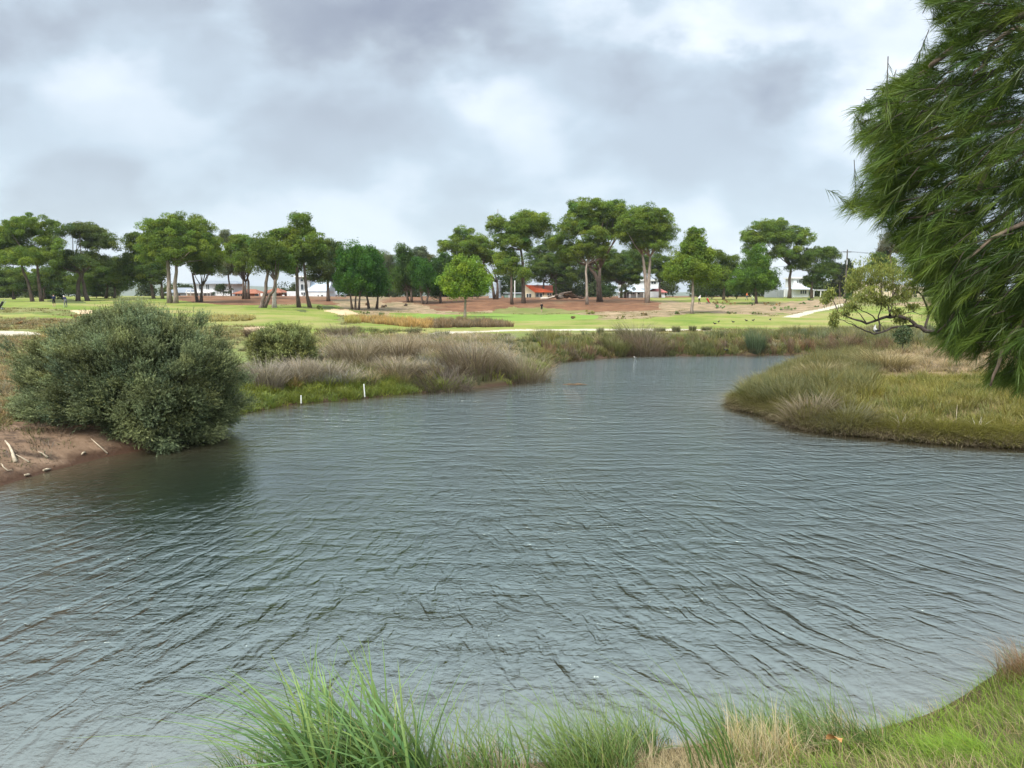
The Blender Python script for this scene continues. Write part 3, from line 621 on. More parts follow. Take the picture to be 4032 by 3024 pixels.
tree('dark_pine', 'dark pine between the largest dome and the white house', 192, (2448,1172), [[(2448,1174),(2450,1110)],[(2462,1174),(2462,1120)]], [(2450,1050,74,56),(2395,1040,60,56),(2510,1030,50,50),(2480,1090,50,40),(2415,1085,40,40)], c0=PINE_D)
tree('dark_pine', 'dark pine behind the white house, right of the rounded pine', 205, (2600,1172), [[(2600,1172),(2598,1100)]], [(2585,1050,50,46),(2620,1085,40,34),(2635,1050,26,30)], c0=PINE_D)
tree('young_pine', 'conical light green pine standing before the red golf cart', 119, (2727,1238), [[(2727,1241),(2729,1180),(2727,1080)]],
     [(2740,930,30,26),(2728,965,48,34),(2727,1018,76,42),(2690,1082,82,42),(2780,1085,68,38),(2725,1060,80,40),(2790,1020,30,40)], c0=(.135,.20,.030), mat=M_LIGHT, flat=.85, zmin=-.8, rad=.3, up=.15, barkm=M_BARKP, group='young pines')
tree('pine', 'mid sized pine behind the conical light green pine', 168, (2850,1174), [[(2850,1176),(2850,1110)]], [(2835,1020,34,34),(2855,1070,58,36),(2890,1040,34,34),(2830,1115,60,30)], c0=(.095,.14,.026))
tree('young_pine', 'dense triangular bright green tree beside the orange shirted golfer', 150, (2976,1195), [[(2977,1197),(2976,1150),(2978,1080)]],
     [(2985,1000,26,30),(2985,1040,46,36),(2978,1075,72,40),(2960,1110,84,40),(3010,1115,52,34),(2920,1130,36,26)], c0=(.092,.17,.024), mat=M_LIGHT, flat=.9, zmin=-.85, rad=.3, up=.12, group='young pines')
tree('umbrella_pine', 'wide umbrella pine with sky showing under its crown, right of the triangular tree', 188, (3106,1160), [[(3107,1162),(3108,1100),(3115,1040)]],
     [(3034,895,88,28),(2980,942,74,36),(3106,942,86,42),(3160,932,34,30),(3040,930,90,36),(3085,1000,80,30),(2960,985,40,26)], rad=.45)
tree('dark_pine', 'dark flat topped pine before the white two storey house at right', 186, (3195,1162), [[(3195,1164),(3198,1100),(3205,1060)]], [(3215,1008,74,28),(3262,1000,34,24),(3244,1070,56,42),(3150,1040,50,30),(3200,1110,40,30)], c0=PINE_D)
tree('grey_gum', 'faint grey gum at the foot of the power pole', 230, (3310,1170), [[(3310,1170),(3308,1110)]], [(3300,1090,34,40),(3290,1055,30,16),(3340,1110,30,36)], c0=(.07,.085,.05), rad=.25)
tree('cypress', 'thin dark cypress spike beside the power pole', 225, (3342,1170), [[(3342,1172),(3342,1100)]], [(3338,1060,7,34),(3345,1090,9,60),(3331,1040,4,18)], c0=(.035,.052,.026), flat=1.3, pr=.6, npuff=30, rad=.2, limbs=False, zmin=-1)
tree('pine', 'distant pine crown just visible above the low leaning gum', 190, (3470,1166), [[(3470,1166),(3468,1080)]], [(3468,1016,36,22),(3490,1050,44,30),(3440,1050,30,24)], c0=(.10,.145,.026))
tree('grey_gum', 'pale airy gum top showing between needle sprays of the near pine', 160, (3520,1185), [[(3520,1188),(3515,1080),(3505,980)]], [(3500,950,34,26),(3530,985,44,34),(3480,975,22,18)], c0=(.13,.13,.085), rad=.25, npuff=26, cvar=.35)
tree('pine', 'dark distant pine mostly hidden by the near pine', 180, (3700,1170), [[(3700,1170),(3700,1080)]], [(3660,1040,60,40),(3720,1080,70,50),(3620,1085,50,40)], c0=PINE_D)
# --- bushes under the belt
G2 = 'scrub bushes on the rough'
def bush(name, label, D, c, rx, ry, c0, group='bushes along the tree belt', base=None, pr=.6, size=.25, nleaf=110, up=.3, cat='bush'):
    r = tree_rng; k = D / F; foot = at(c[0], D); hgt = max(.15, ry * k)
    cc = P(c[0], c[1], D); cz = max(cc[2] - foot[2], hgt * .45) if group != G2 else hgt * .5
    V, Q, C, PC = crown([((0, 0, cz), (rx * k, rx * k * .7, hgt)), ((rx * k * .35, 0, cz * .8), (rx * k * .6, rx * k * .5, hgt * .8)), ((-rx * k * .4, 0, cz * .7), (rx * k * .55, rx * k * .5, hgt * .75))], int(np.clip(rx * k * hgt * 9, 8, 60)), min(pr, max(.12, hgt * .5)), nleaf, size, c0, r, zmin=-.8, up=up, flat=.85)
    t = thing(name, foot, label, cat, group); add_mesh('foliage', V, Q, M_PINE, t, C)
    mb = MB(); 
    for a in range(4): mb.tube([(0, 0, -.1), (r.normal(0, .15) * rx * k, r.normal(0, .1), cz * .6), (r.normal(0, .4) * rx * k, r.normal(0, .2), cz * 1.2)], [.05, .035, .012], 5)
    mb.build('stems', M_BARKD, t); return t
bush('garden_bush', 'rounded dark bush in front of the grey roofed two storey house', 178, (881,1142), 40, 22, (.050,.072,.026))
bush('garden_bush', 'green bush under the layered pine beyond the green', 168, (380,1150), 42, 26, (.046,.090,.024))
bush('garden_bush', 'pale olive bush left of the big umbrella pine', 172, (450,1160), 34, 18, (.085,.105,.045))
bush('garden_bush', 'low hedge under the dark pines behind the golfers', 175, (200,1165), 60, 16, (.05,.085,.026))
bush('garden_bush', 'hedge at the foot of the largest domed pine', 185, (2400,1146), 56, 26, (.046,.078,.026))
bush('garden_bush', 'olive hedge left of the white verandah house', 190, (2470,1135), 30, 22, (.085,.10,.045))
bush('garden_bush', 'dark hedge under the conical pine near the red roof corner', 178, (2800,1156), 90, 16, (.034,.058,.02))
bush('garden_bush', 'shaded hedge between conical and triangular pines', 178, (2900,1150), 50, 18, (.034,.058,.02))
bush('garden_bush', 'bright green low bush near the power pole', 150, (3327,1170), 32, 12, (.060,.115,.026))
bush('garden_bush', 'bushy green growth at the cream house wall', 160, (3560,1160), 46, 18, (.058,.085,.03))
bush('garden_bush', 'dark bush behind the billowing tall pine', 190, (1985,1120), 40, 40, (.04,.066,.022))
bush('garden_bush', 'dark bush behind the bushy bright green twins', 190, (1470,1150), 60, 26, (.038,.062,.022))
bush('garden_bush', 'grey green bush under the hazy gum', 190, (1550,1150), 40, 24, (.05,.07,.035))
bush('garden_bush', 'dark bush beside the tank, behind the round young pine', 185, (1880,1140), 46, 30, (.038,.062,.022))
# --- scrub on the rough
for (c, rx, ry, D, col, lab) in [((2322,1228),19,12,113,(.12,.12,.04),'square olive bush on sandy ground below the mulch bank'),((2258,1250),14,7,106,(.11,.085,.055),'small brown shrub on the pale fairway below the square olive bush'),
    ((2824,1208),37,9,130,(.075,.15,.05),'fresh green creeping mat on the sand right of the conical pine'),((2850,1188),48,13,140,(.17,.11,.055),'brown dry grass mound beside the golf carts'),
    ((3080,1214),62,10,128,(.09,.145,.055),'long grey green mat beside the sandy path bend'),((2669,1232),15,7,122,(.085,.11,.05),'small green clump left of the conical pine foot'),
    ((2875,1230),26,7,120,(.11,.125,.06),'olive scrub at the edge of the sand'),((2985,1232),28,7,120,(.10,.115,.045),'dark olive scrub along the lower edge of the sand'),
    ((3157,1193),15,6,140,(.07,.12,.04),'round green tuft on the upper sand'),((3190,1178),16,7,150,(.07,.11,.035),'green tuft on the sand near the far fairway'),((3218,1206),13,4,132,(.07,.12,.04),'tiny green tuft by the sandy path'),
    ((1257,1211),13,10,118,(.10,.12,.035),'bright olive bush above the bunker face'),((1501,1235),12,7,112,(.09,.12,.05),'small green bush at the end of the sandy waste'),((1446,1198),9,7,130,(.11,.075,.055),'small brown stump-like shrub left on the bare ground'),
    ((1513,1205),11,8,126,(.11,.075,.06),'brown shrub in the middle of the bare ground'),((1597,1200),8,6,130,(.12,.08,.06),'tiny brown shrub below the pointed conifer'),((1440,1232),40,7,112,(.11,.13,.05),'green scrub patch beside the bunker sand'),
    ((3040,1196),40,9,138,(.16,.11,.05),'dry brown scrub in front of the triangular tree'),((2960,1198),22,7,142,(.08,.12,.035),'green scrub at the foot of the triangular tree'),
    ((1820,1256),27,11,112,(.13,.085,.055),'brown bush at the foot of the round young pine'),((300,1245),20,10,82,(.17,.12,.06),'brown scrub tuft on the left rough by the sand patch'),
    ((95,1272),30,9,74,(.18,.11,.06),'reddish brown scrub on the left rough'),((2540,1236),20,8,112,(.13,.10,.055),'dry scrub on the sand below the rounded pine'),((2450,1250),26,7,106,(.12,.12,.055),'low olive scrub on the sand strip')]:
    gq = ground(c[0], c[1] + ry * .8); D = gq[1]; bush('scrub_bush', lab, D, (c[0], c[1] + ry * .2), rx, ry, tuple(v * 1.9 for v in col), G2, pr=.32, size=.13, nleaf=130, up=.5)
# far line of trees and gardens that reads as one mass
def far_mass():
    r = np.random.default_rng(5); L = []
    for a, b, top, bot, n in ((-900,-100,1040,1165,20),(-100,330,1060,1165,14),(330,640,1085,1165,9),(640,760,1125,1165,4),(1150,1330,1100,1165,5),(1330,1560,1085,1165,8),(1560,1940,1075,1165,14),(1990,2060,1060,1165,4),(2180,2440,1050,1160,12),(2200,2420,1030,1100,6),(2620,3040,1075,1160,18),(3200,3420,1095,1160,8),(3640,4700,1060,1165,28)):
        for k in range(n):
            D = r.uniform(226, 250); kk = D / F; px = r.uniform(a, b); t = top + (bot - top) * r.random() ** 1.5 * .75; rx = r.uniform(26, 46); ry = r.uniform(24, 40)
            L.append((P(px, t + ry, D), np.array([rx * kk, rx * kk * .7, ry * kk])))
            L.append((P(px + r.uniform(-25, 25), bot - 16, D), np.array([rx * kk, rx * kk * .6, 22 * kk])))
    V, Q, C, _ = crown(L, 2400, 1.7, 90, .75, (.058, .080, .030), r, zmin=-.9, up=.1, shell=(.5, 1.0), flat=.9)
    o = add_mesh('distant_trees', V, Q, M_PINE, None, C); tag(o, 'dim belt of garden trees far behind the houses', None, None, 'stuff')
far_mass()

# ------------------------------------------------------------------ houses, poles, tank
M_WHITE = plain('white_render', (.62, .63, .64), .7, .2, .06, .8); M_CREAM = plain('cream_render', (.62, .52, .36), .8, .2, .08, .8); M_GREYR = plain('grey_roof', (.20, .22, .25), .6, .3, .15, .6)
M_PALER = plain('pale_metal_roof', (.46, .52, .58), .4, .4, .08, .5); M_BRICK = plain('red_brick', (.30, .115, .075), .9, .1, .2, 2); M_TILE = plain('terracotta_tiles', (.26, .10, .06), .8, .2, .25, 1.5)
M_ORANGE = plain('orange_tiles', (.62, .13, .055), .7, .2, .14, 1.2); M_GLASS = plain('window_glass', (.035, .045, .055), .1, .6, .3, .5); M_TRIM = plain('white_trim', (.70, .70, .68), .6, .3, .05, 1)
M_GREYW = plain('grey_wall', (.34, .35, .36), .8, .2, .1, 1); M_SHED = plain('green_shed', (.17, .24, .20), .7, .2, .12, 1); M_STEEL = plain('galvanised_steel', (.36, .42, .48), .5, .4, .08, 1)
M_WOOD = plain('pole_timber', (.10, .085, .07), .9, .1, .25, 4); M_BLACK = plain('black_plastic', (.018, .018, .02), .5, .3, .2, 6); M_REDP = plain('pink_tiles', (.42, .15, .13), .8, .2, .15, 1.2)
M_FADED = plain('faded_tiles', (.30, .25, .19), .9, .1, .2, 1.5)
class House:
    """built in photo columns/rows at one distance: x is photo px, y is photo py, d is metres further back"""
    def __init__(s, label, D, cx, group='houses beyond the trees'):
        s.D = D; s.o = P(cx, 1172, D); s.o[2] = hz(s.o[0], D); s.t = thing('house', s.o, label, 'house', group)
    def p(s, px, py, d=0.0):
        q = P(px, py, s.D) - s.o; return (q[0], d, q[2])
    def bx(s, name, x0, x1, y0, y1, d0, d1, mat, parent=None, down=False):
        a = s.p(x0, y1); b = s.p(x1, y0); z0 = -.6 if down else a[2]
        return MB().box(a[0], b[0], d0, d1, z0, b[2]).build(name, mat, parent or s.t)
    def window(s, x0, x1, y0, y1, d=0.0, mull=1):
        f = s.bx('window', x0, x1, y0, y1, d - .06, d - .005, M_TRIM)
        a = s.p(x0, y1); b = s.p(x1, y0); mb = MB(); w = (b[0] - a[0]) / mull; g = .07
        for i in range(mull): mb.box(a[0] + i * w + g, a[0] + (i + 1) * w - g, d - .09, d - .065, a[2] + g, b[2] - g)
        mb.build('pane', M_GLASS, f)
    def gable(s, x0, x1, ye, yr, d0, d1, mat, ov=.35, side=False, name='roof'):
        """ridge parallel to the view line (side=False: gable faces us) or across it (side=True)"""
        a = s.p(x0, ye); b = s.p(x1, ye); zr = s.p(x0, yr)[2]; z = a[2]; x0 = a[0] - ov; x1 = b[0] + ov; d0 -= ov; d1 += ov; h = .12
        mb = MB()
        if side: m = (d0 + d1) / 2; V = [(x0,d0,z),(x1,d0,z),(x1,d1,z),(x0,d1,z),(x0,m,zr),(x1,m,zr)]; Fs = [(0,1,5,4),(2,3,4,5),(0,4,3),(1,2,5),(0,3,2,1)]
        else: m = (x0 + x1) / 2; V = [(x0,d0,z),(x1,d0,z),(x1,d1,z),(x0,d1,z),(m,d0,zr),(m,d1,zr)]; Fs = [(0,4,5,3),(1,2,5,4),(0,1,4),(2,3,5),(0,3,2,1)]
        mb.add(V, Fs); return mb.build(name, mat, s.t)
    def hip(s, x0, x1, ye, yr, d0, d1, mat, ov=.4, inset=.3, name='roof'):
        a = s.p(x0, ye); b = s.p(x1, ye); zr = s.p(x0, yr)[2]; z = a[2]; x0 = a[0] - ov; x1 = b[0] + ov; d0 -= ov; d1 += ov; m = (d0 + d1) / 2; i = (x1 - x0) * inset
        return MB().add([(x0,d0,z),(x1,d0,z),(x1,d1,z),(x0,d1,z),(x0+i,m,zr),(x1-i,m,zr)], [(0,1,5,4),(1,2,5),(2,3,4,5),(3,0,4),(0,3,2,1)]) or s.t
def hiproof(hs, *a, mat=None, **k):
    s = hs; x0, x1, ye, yr, d0, d1 = a; ov = k.get('ov', .4); inset = k.get('inset', .3)
    A = s.p(x0, ye); B = s.p(x1, ye); zr = s.p(x0, yr)[2]; z = A[2]; X0 = A[0] - ov; X1 = B[0] + ov; d0 -= ov; d1 += ov; m = (d0 + d1) / 2; i = (X1 - X0) * inset
    mb = MB(); mb.add([(X0,d0,z),(X1,d0,z),(X1,d1,z),(X0,d1,z),(X0+i,m,zr),(X1-i,m,zr)], [(0,1,5,4),(1,2,5),(2,3,4,5),(3,0,4),(0,3,2,1)])
    mb.box(X0, X1, d0 - .05, d0 - .002, z - .16, z + .02)
    return mb.build('roof', mat, s.t)
h = House('low house with plain grey roof left of the scaffolded two storey house', 215, 720)
h.bx('wall', 660, 745, 1152, 1172, 0, 8, M_GREYW, down=True); hiproof(h, 655, 750, 1152, 1132, 0, 8, mat=M_GREYR, inset=.25); h.window(690, 712, 1156, 1168)
h = House('two storey pale house with grey hip roof and balcony frame, behind slim leaning trunks', 205, 845)
h.bx('wall', 772, 915, 1117, 1172, 0, 9, M_WHITE, down=True); hiproof(h, 762, 928, 1117, 1104, 0, 9, mat=M_GREYR, ov=.9, inset=.2)
h.window(784, 800, 1122, 1144, mull=2); h.window(812, 824, 1120, 1142, mull=2); h.window(850, 878, 1118, 1128, mull=3); h.window(900, 912, 1124, 1140)
b = h.bx('balcony', 744, 842, 1150, 1154, -2.2, -.1, M_TRIM)
mb = MB()
for px in (748, 764, 780, 796, 812, 828, 840):
    a = h.p(px, 1150); mb.box(a[0] - .05, a[0] + .05, -2.2, -2.1, -.4, h.p(px, 1140)[2])
a = h.p(746, 1140); c = h.p(842, 1140); mb.box(a[0], c[0], -2.2, -2.1, a[2] - .04, a[2] + .05); mb.build('railing', M_TRIM, b)
h.bx('lower_wall', 746, 780, 1156, 1176, -1.5, -.1, M_CREAM, down=True)
h = House('long single storey red brick house with brown tiled hip roofs', 198, 1010)
h.bx('wall', 926, 1105, 1155, 1176, 0, 8, M_BRICK, down=True); hiproof(h, 922, 1010, 1155, 1138, 0, 8, mat=M_TILE); hiproof(h, 1040, 1110, 1152, 1134, -1.2, 7, mat=M_TILE, inset=.42)
h.window(935, 958, 1157, 1167, mull=2); h.window(1004, 1020, 1156, 1170); h.window(1050, 1085, 1155, 1162, mull=3); h.bx('garage_door', 1026, 1042, 1155, 1172, -.08, -.01, M_TRIM)
h = House('modern white house with steep pale metal roof, behind the tall twin trunks', 200, 1240)
h.bx('wall', 1130, 1290, 1147, 1176, 0, 9, M_WHITE, down=True); h.bx('upper_wall', 1160, 1215, 1090, 1147, 1.0, 8, M_GREYW)
h.bx('flat_roof', 1155, 1220, 1086, 1091, .5, 8.5, M_TRIM); h.gable(1212, 1292, 1147, 1103, 0, 7, M_PALER, ov=.2, side=True)
h.window(1178, 1204, 1098, 1108, 1.0, 2); h.window(1180, 1206, 1118, 1142, 1.0, 2); h.window(1186, 1202, 1150, 1170, 0, 2); h.window(1245, 1256, 1160, 1170); h.window(1262, 1272, 1160, 1170)
for px in (1130, 1150, 1200, 1218, 1232, 1244, 1258, 1272): MB().box(h.p(px, 1170)[0] - .28, h.p(px, 1170)[0] + .28, -3.3, -2.9, -.8, h.p(px, 1161)[2]).build('fence_pillar', M_TRIM, h.t)
h = House('small white gabled roof peeping right of the steep metal roof', 212, 1325)
h.bx('wall', 1300, 1345, 1160, 1178, 0, 6, M_WHITE, down=True); h.gable(1298, 1345, 1160, 1146, 0, 6, M_PALER); h.window(1312, 1326, 1163, 1172)
h = House('cream cottage with bright orange tiled roof and white chimney', 205, 2115)
h.bx('wall', 2068, 2175, 1150, 1180, 0, 9, M_CREAM, down=True)
g = MB(); a = h.p(2062, 1150); c = h.p(2108, 1150); zr = h.p(2062, 1122)[2]; z = a[2]
g.add([(a[0],-.6,z),(c[0],-.6,z),(a[0]+.4,-.6,zr),(a[0]+.4,.3,zr),(a[0],.3,z),(c[0],.3,z)], [(0,1,2),(4,3,5),(0,2,3,4),(1,5,3,2),(0,4,5,1)]); g.build('gable', M_CREAM, h.t)
h.bx('front_wall', 2068, 2106, 1150, 1180, -.6, -.01, M_CREAM, down=True)
x1 = h.p(2178, 1150)[0]; x0 = h.p(2075, 1150)[0]; xl = h.p(2064, 1150)[0]; zr = h.p(0, 1123)[2]; z = h.p(0, 1151)[2]; xg = h.p(2108, 1150)[0]
rf = MB(); rf.add([(xl+.1,-.65,zr+.05),(x1,-.65+4,zr+.02),(x1,-.65,z),(xg-.3,-.65,z),(xl+.1,4,zr+.05),(x1,9,z),(xl,9,z)], [(0,3,2,1),(0,1,4),(4,1,5,6)]); rf.build('roof', M_ORANGE, h.t)
c = h.bx('chimney', 2114, 2124, 1120, 1136, 1.0, 1.8, M_TRIM); h.window(2072, 2092, 1156, 1172, -.6, 2); h.window(2110, 2136, 1154, 1170, 0, 2); h.window(2154, 2172, 1154, 1164, 0, 2)
h = House('white verandah house with pale grey roof and upper storey, behind the rounded pine', 212, 2530)
h.bx('wall', 2452, 2600, 1148, 1176, 0, 9, M_WHITE, down=True); h.bx('upper_wall', 2450, 2600, 1104, 1136, 2.5, 9, M_WHITE); h.bx('flat_roof', 2446, 2604, 1100, 1105, 2, 9.5, M_TRIM)
hiproof(h, 2446, 2534, 1148, 1124, -1, 5, mat=M_PALER, inset=.36); h.window(2452, 2464, 1108, 1120, 2.5); h.window(2484, 2500, 1108, 1118, 2.5, 2); h.window(2468, 2500, 1152, 1160, 0, 3); h.window(2508, 2520, 1151, 1160); h.window(2570, 2590, 1108, 1118, 2.5, 2)
for px in (2450, 2478, 2505, 2532): MB().box(h.p(px, 1150)[0] - .08, h.p(px, 1150)[0] + .08, -1.3, -1.15, -.4, h.p(px, 1149)[2]).build('verandah_post', M_TRIM, h.t)
h = House('low house with red tiled roof right of the white verandah house', 216, 2605)
h.bx('wall', 2575, 2618, 1150, 1176, 0, 6, M_WHITE, down=True); hiproof(h, 2565, 2622, 1150, 1134, 0, 6, mat=M_REDP, inset=.35); h.window(2585, 2600, 1152, 1160)
h = House('white two storey house with carport behind the dark flat topped pine', 214, 3150)
h.bx('wall', 3125, 3185, 1138, 1168, 0, 8, M_WHITE, down=True); h.bx('upper_wall', 3132, 3195, 1095, 1130, 1.5, 8, M_WHITE); h.bx('flat_roof', 3126, 3198, 1091, 1096, 1, 8.5, M_TRIM)
hiproof(h, 3118, 3190, 1138, 1126, -1, 4, mat=M_PALER, inset=.35); h.window(3145, 3160, 1102, 1114, 1.5, 2); h.window(3170, 3184, 1102, 1114, 1.5, 2); h.window(3150, 3176, 1142, 1158, 0, 3)
h.bx('carport', 3200, 3262, 1140, 1145, -.5, 5, M_GREYW)
for px in (3203, 3230, 3258): MB().box(h.p(px, 1150)[0] - .1, h.p(px, 1150)[0] + .1, -.4, -.2, -.4, h.p(px, 1145)[2]).build('carport_post', M_TRIM, h.t)
h = House('cream house with dark windows behind the low leaning gum', 205, 3520)
h.bx('wall', 3412, 3530, 1128, 1170, 0, 8, M_CREAM, down=True); h.gable(3415, 3530, 1128, 1106, 0, 8, M_FADED, side=True); h.window(3482, 3500, 1136, 1148, 0, 2); h.window(3430, 3446, 1136, 1148, 0, 2)
h.bx('wing', 3545, 3640, 1134, 1170, .5, 7, M_CREAM, down=True); hiproof(h, 3540, 3646, 1134, 1122, .5, 7, mat=M_FADED, inset=.3); h.bx('garage_opening', 3598, 3618, 1136, 1156, .42, .495, M_BLACK); h.window(3560, 3574, 1138, 1148, .5)
# fence, shed, tank, posts
a = P(3060, 1158, 200); z0 = hz(a[0], 200); fo = thing('garden_fence', (a[0], 200, z0), 'long white panel fence left of the white two storey house', 'fence'); m = MB()
x0 = P(3056, 0, 200)[0]; x1 = P(3134, 0, 200)[0]; m.box(x0 - a[0], x1 - a[0], .03, .1, -.3, P(0, 1142, 200)[2] - z0); m.build('panel', M_WHITE, fo)
for k in range(9): x = P(3058 + k * 9, 1158, 200)[0] - a[0]; MB().box(x - .06, x + .06, -.1, .02, -.3, P(0, 1139, 200)[2] - z0).build('post', M_TRIM, fo)
a = P(2020, 1172, 196); z0 = hz(a[0], 196); t = thing('shed', (a[0], 196, z0), 'long low green shed with flat pale roof beside the tank', 'shed')
x0 = P(1982, 0, 196)[0] - a[0]; x1 = P(2062, 0, 196)[0] - a[0]; zt = P(0, 1155, 196)[2] - z0
MB().box(x0, x1, 0, 5, -.5, zt).build('wall', M_SHED, t); MB().box(x0 - .3, x1 + .3, -.3, 5.3, zt + .003, zt + .2).build('roof', M_PALER, t); MB().box(x0 + 1.2, x0 + 2.2, -.06, -.004, -.4, zt - .25).build('door', M_GREYW, t)
a = P(1950, 1172, 190); z0 = hz(a[0], 190); t = thing('water_tank', (a[0], 190, z0), 'tall blue grey corrugated tank between the pale forked trunks', 'tank')
mb = MB(); zt = P(0, 1106, 190)[2] - z0; rr = 24 * 190 / F
for k in range(14): mb.tube([(0, 0, -.4 + (zt + .4) * k / 14), (0, 0, -.4 + (zt + .4) * (k + .5) / 14), (0, 0, -.4 + (zt + .4) * (k + 1) / 14)], [rr, rr * 1.02, rr], 24)
mb.build('shell', M_STEEL, t, True); MB().tube([(0, 0, zt), (0, 0, zt + .25)], [rr * 1.03, rr * .2], 24).build('lid', M_PALER, t)
a = P(2027, 1172, 188); z0 = hz(a[0], 188); t = thing('flue_pipe', (a[0], 188, z0), 'thin white pipe standing above the green shed', 'pipe'); zt = P(0, 1107, 188)[2] - z0
MB().tube([(0, 0, -.3), (0, 0, zt)], .13, 8).build('pipe', M_TRIM, t); MB().tube([(0, 0, zt), (0, 0, zt + .12)], [.2, .16], 8).build('cap', M_TRIM, t)
a = P(1961, 1172, 235); z0 = hz(a[0], 235); t = thing('radio_mast', (a[0], 235, z0), 'thin radio mast rising above the billowing pine', 'mast'); zt = P(0, 825, 235)[2] - z0
MB().tube([(0, 0, -.3), (0, 0, zt)], [.22, .10], 6).build('mast', M_STEEL, t); MB().tube([(0, 0, zt - 2.2), (0, 0, zt + .1)], .16, 6).build('antenna', M_GREYW, t)
a = P(3327, 1172, 215); z0 = hz(a[0], 215); t = thing('power_pole', (a[0], 215, z0), 'dark power pole with crossarm and wires beside the cypress spike', 'pole'); zt = P(0, 983, 215)[2] - z0
MB().tube([(0, 0, -.3), (0, 0, zt)], [.26, .16], 8).build('pole', M_WOOD, t); MB().box(-1.2, 1.2, -.08, .08, zt - .75, zt - .6).build('crossarm', M_WOOD, t); MB().box(-.16, .16, -.2, .16, zt - 4.2, zt - 2.8).build('transformer', M_GREYW, t)
w = MB()
for dx_, zz in ((-1.1, zt - .5), (1.1, zt - .5), (0, zt - 3.4)):
    for sx, sy in ((-75, 40), (80, -8)):
        pts = [(dx_ + sx * q, sy * q, zz - 2.2 * 4 * q * (1 - q) + (2 if sx < 0 else 1) * q) for q in np.linspace(0, 1, 14)]; w.tube(pts, .028, 4)
w.build('wires', M_BLACK, t)
# heap of felled logs and cut boughs before the orange roofed house
a = at(2225, 172); t = thing('log_heap', a, 'heap of felled trunks and brown cut boughs right of the orange roofed cottage', 'log heap'); r = np.random.default_rng(8)
for k, (x0, y0, x1, y1, rd) in enumerate(((2130,1176,2196,1160,.30),(2160,1174,2240,1158,.26),(2190,1176,2262,1160,.24),(2230,1160,2300,1174,.28),(2205,1158,2250,1148,.22),(2150,1178,2215,1166,.2))):
    A = P(x0, y0, 172) - a; B = P(x1, y1, 172) - a; A[1] = r.uniform(-1, 1); B[1] = r.uniform(-1.5, 1.5); A[2] = max(A[2], .1); MB().tube([A, (A + B) / 2 + r.normal(0, .15, 3), B], [rd, rd * .9, rd * .6], 8, .12).build('log', M_DEAD if k in (0, 5) else M_BARK, t, True)
V, Q, C, _ = crown([((0, 0, .5), (3.6, 1.6, .75)), ((1.8, .3, .8), (1.6, 1.2, .7))], 40, .5, 70, .4, (.10, .058, .036), r, zmin=-.2, flat=.6); add_mesh('boughs', V, Q, M_PINE, t, C)
# ------------------------------------------------------------------ bank vegetation
M_GRASS = leaf('grass_blades', .35, .015)
M_REED = leaf('reed_blades', .25, .01)
M_SCRUB = leaf('scrub_leaves', .22, .012)
def scatter(poly, n, rng, x0, x1, y0, y1, land=.05, dmax=99):
    """world points whose place on the terrain falls in a photo-pixel polygon"""
    out = []
    got = 0
    for _ in range(40):
        y = y0 * (y1 / y0) ** rng.random(n * 2) if y0 > 0 else rng.uniform(y0, y1, n * 2); x = rng.uniform(x0, x1, n * 2)
        d = sd(x, y); m = (d > land) & (d < dmax); x = x[m]; y = y[m]
        px, py = proj(x, y, height(x, y)); m = inside(poly, px, py); out.append(np.stack([x[m], y[m]], -1)); got += m.sum()
        if got >= n: break
    o = np.concatenate(out)[:n]; return o[:, 0], o[:, 1]
WIND = (-.35, .1)
def stuff_blades(name, label, groups, rng, mat=None):
    V = []; Q = []; C = []; n = 0
    for g in groups:
        v, q, c = g; V.append(v); Q.append(q + n); C.append(c); n += len(v)
    o = add_mesh(name, np.concatenate(V), np.concatenate(Q), mat or M_REED, None, np.concatenate(C)); tag(o, label, None, None, 'stuff'); return o
r = np.random.default_rng(31)
GREYP = (.165, .140, .098); GREYT = (.33, .285, .215); OLIVE = (.105, .125, .040); OLIVT = (.19, .185, .075); YGRN = (.135, .19, .028); YGRT = (.25, .29, .055)
TAN = (.26, .20, .105); TANT = (.40, .32, .19); BRN = (.12, .085, .06); GRN = (.075, .135, .028); GRNT = (.15, .24, .05)
spit_poly = zs([(545,815),(680,785),(700,725),(950,700),(1150,690),(1215,720),(1215,800),(1120,840),(900,860),(650,880),(500,900)])
def patch(poly, n, x0, x1, y0, y1, per, h, cl, ch, w=.02, lean=(.2, .9), base=.16, land=.1, dmax=99, seg=3, var=.25, hv=.3, wind=WIND, hue=.12):
    x, y = scatter(poly, n, r, x0, x1, y0, y1, land, dmax); m = len(x)
    hh = h * r.uniform(1 - hv, 1 + hv, m); hh *= np.clip(.6 + .8 * fbm(x * .5 + 9, y * .5, 3), .5, 1.3)
    f = r.uniform(1 - var, 1 + var, (m, 1)); wv = r.normal(0, hue, (m, 1)) * np.array([[1, .3, -.6]])
    return tussocks(x, y, per, hh, np.ones(m), .62 * np.array(cl)[None] * f * (1 + wv), np.array(ch)[None] * f * (1 + wv), r, w, lean, base, wind, seg)  # root colour darkened: mostly painted shade between clumps, partly old thatch
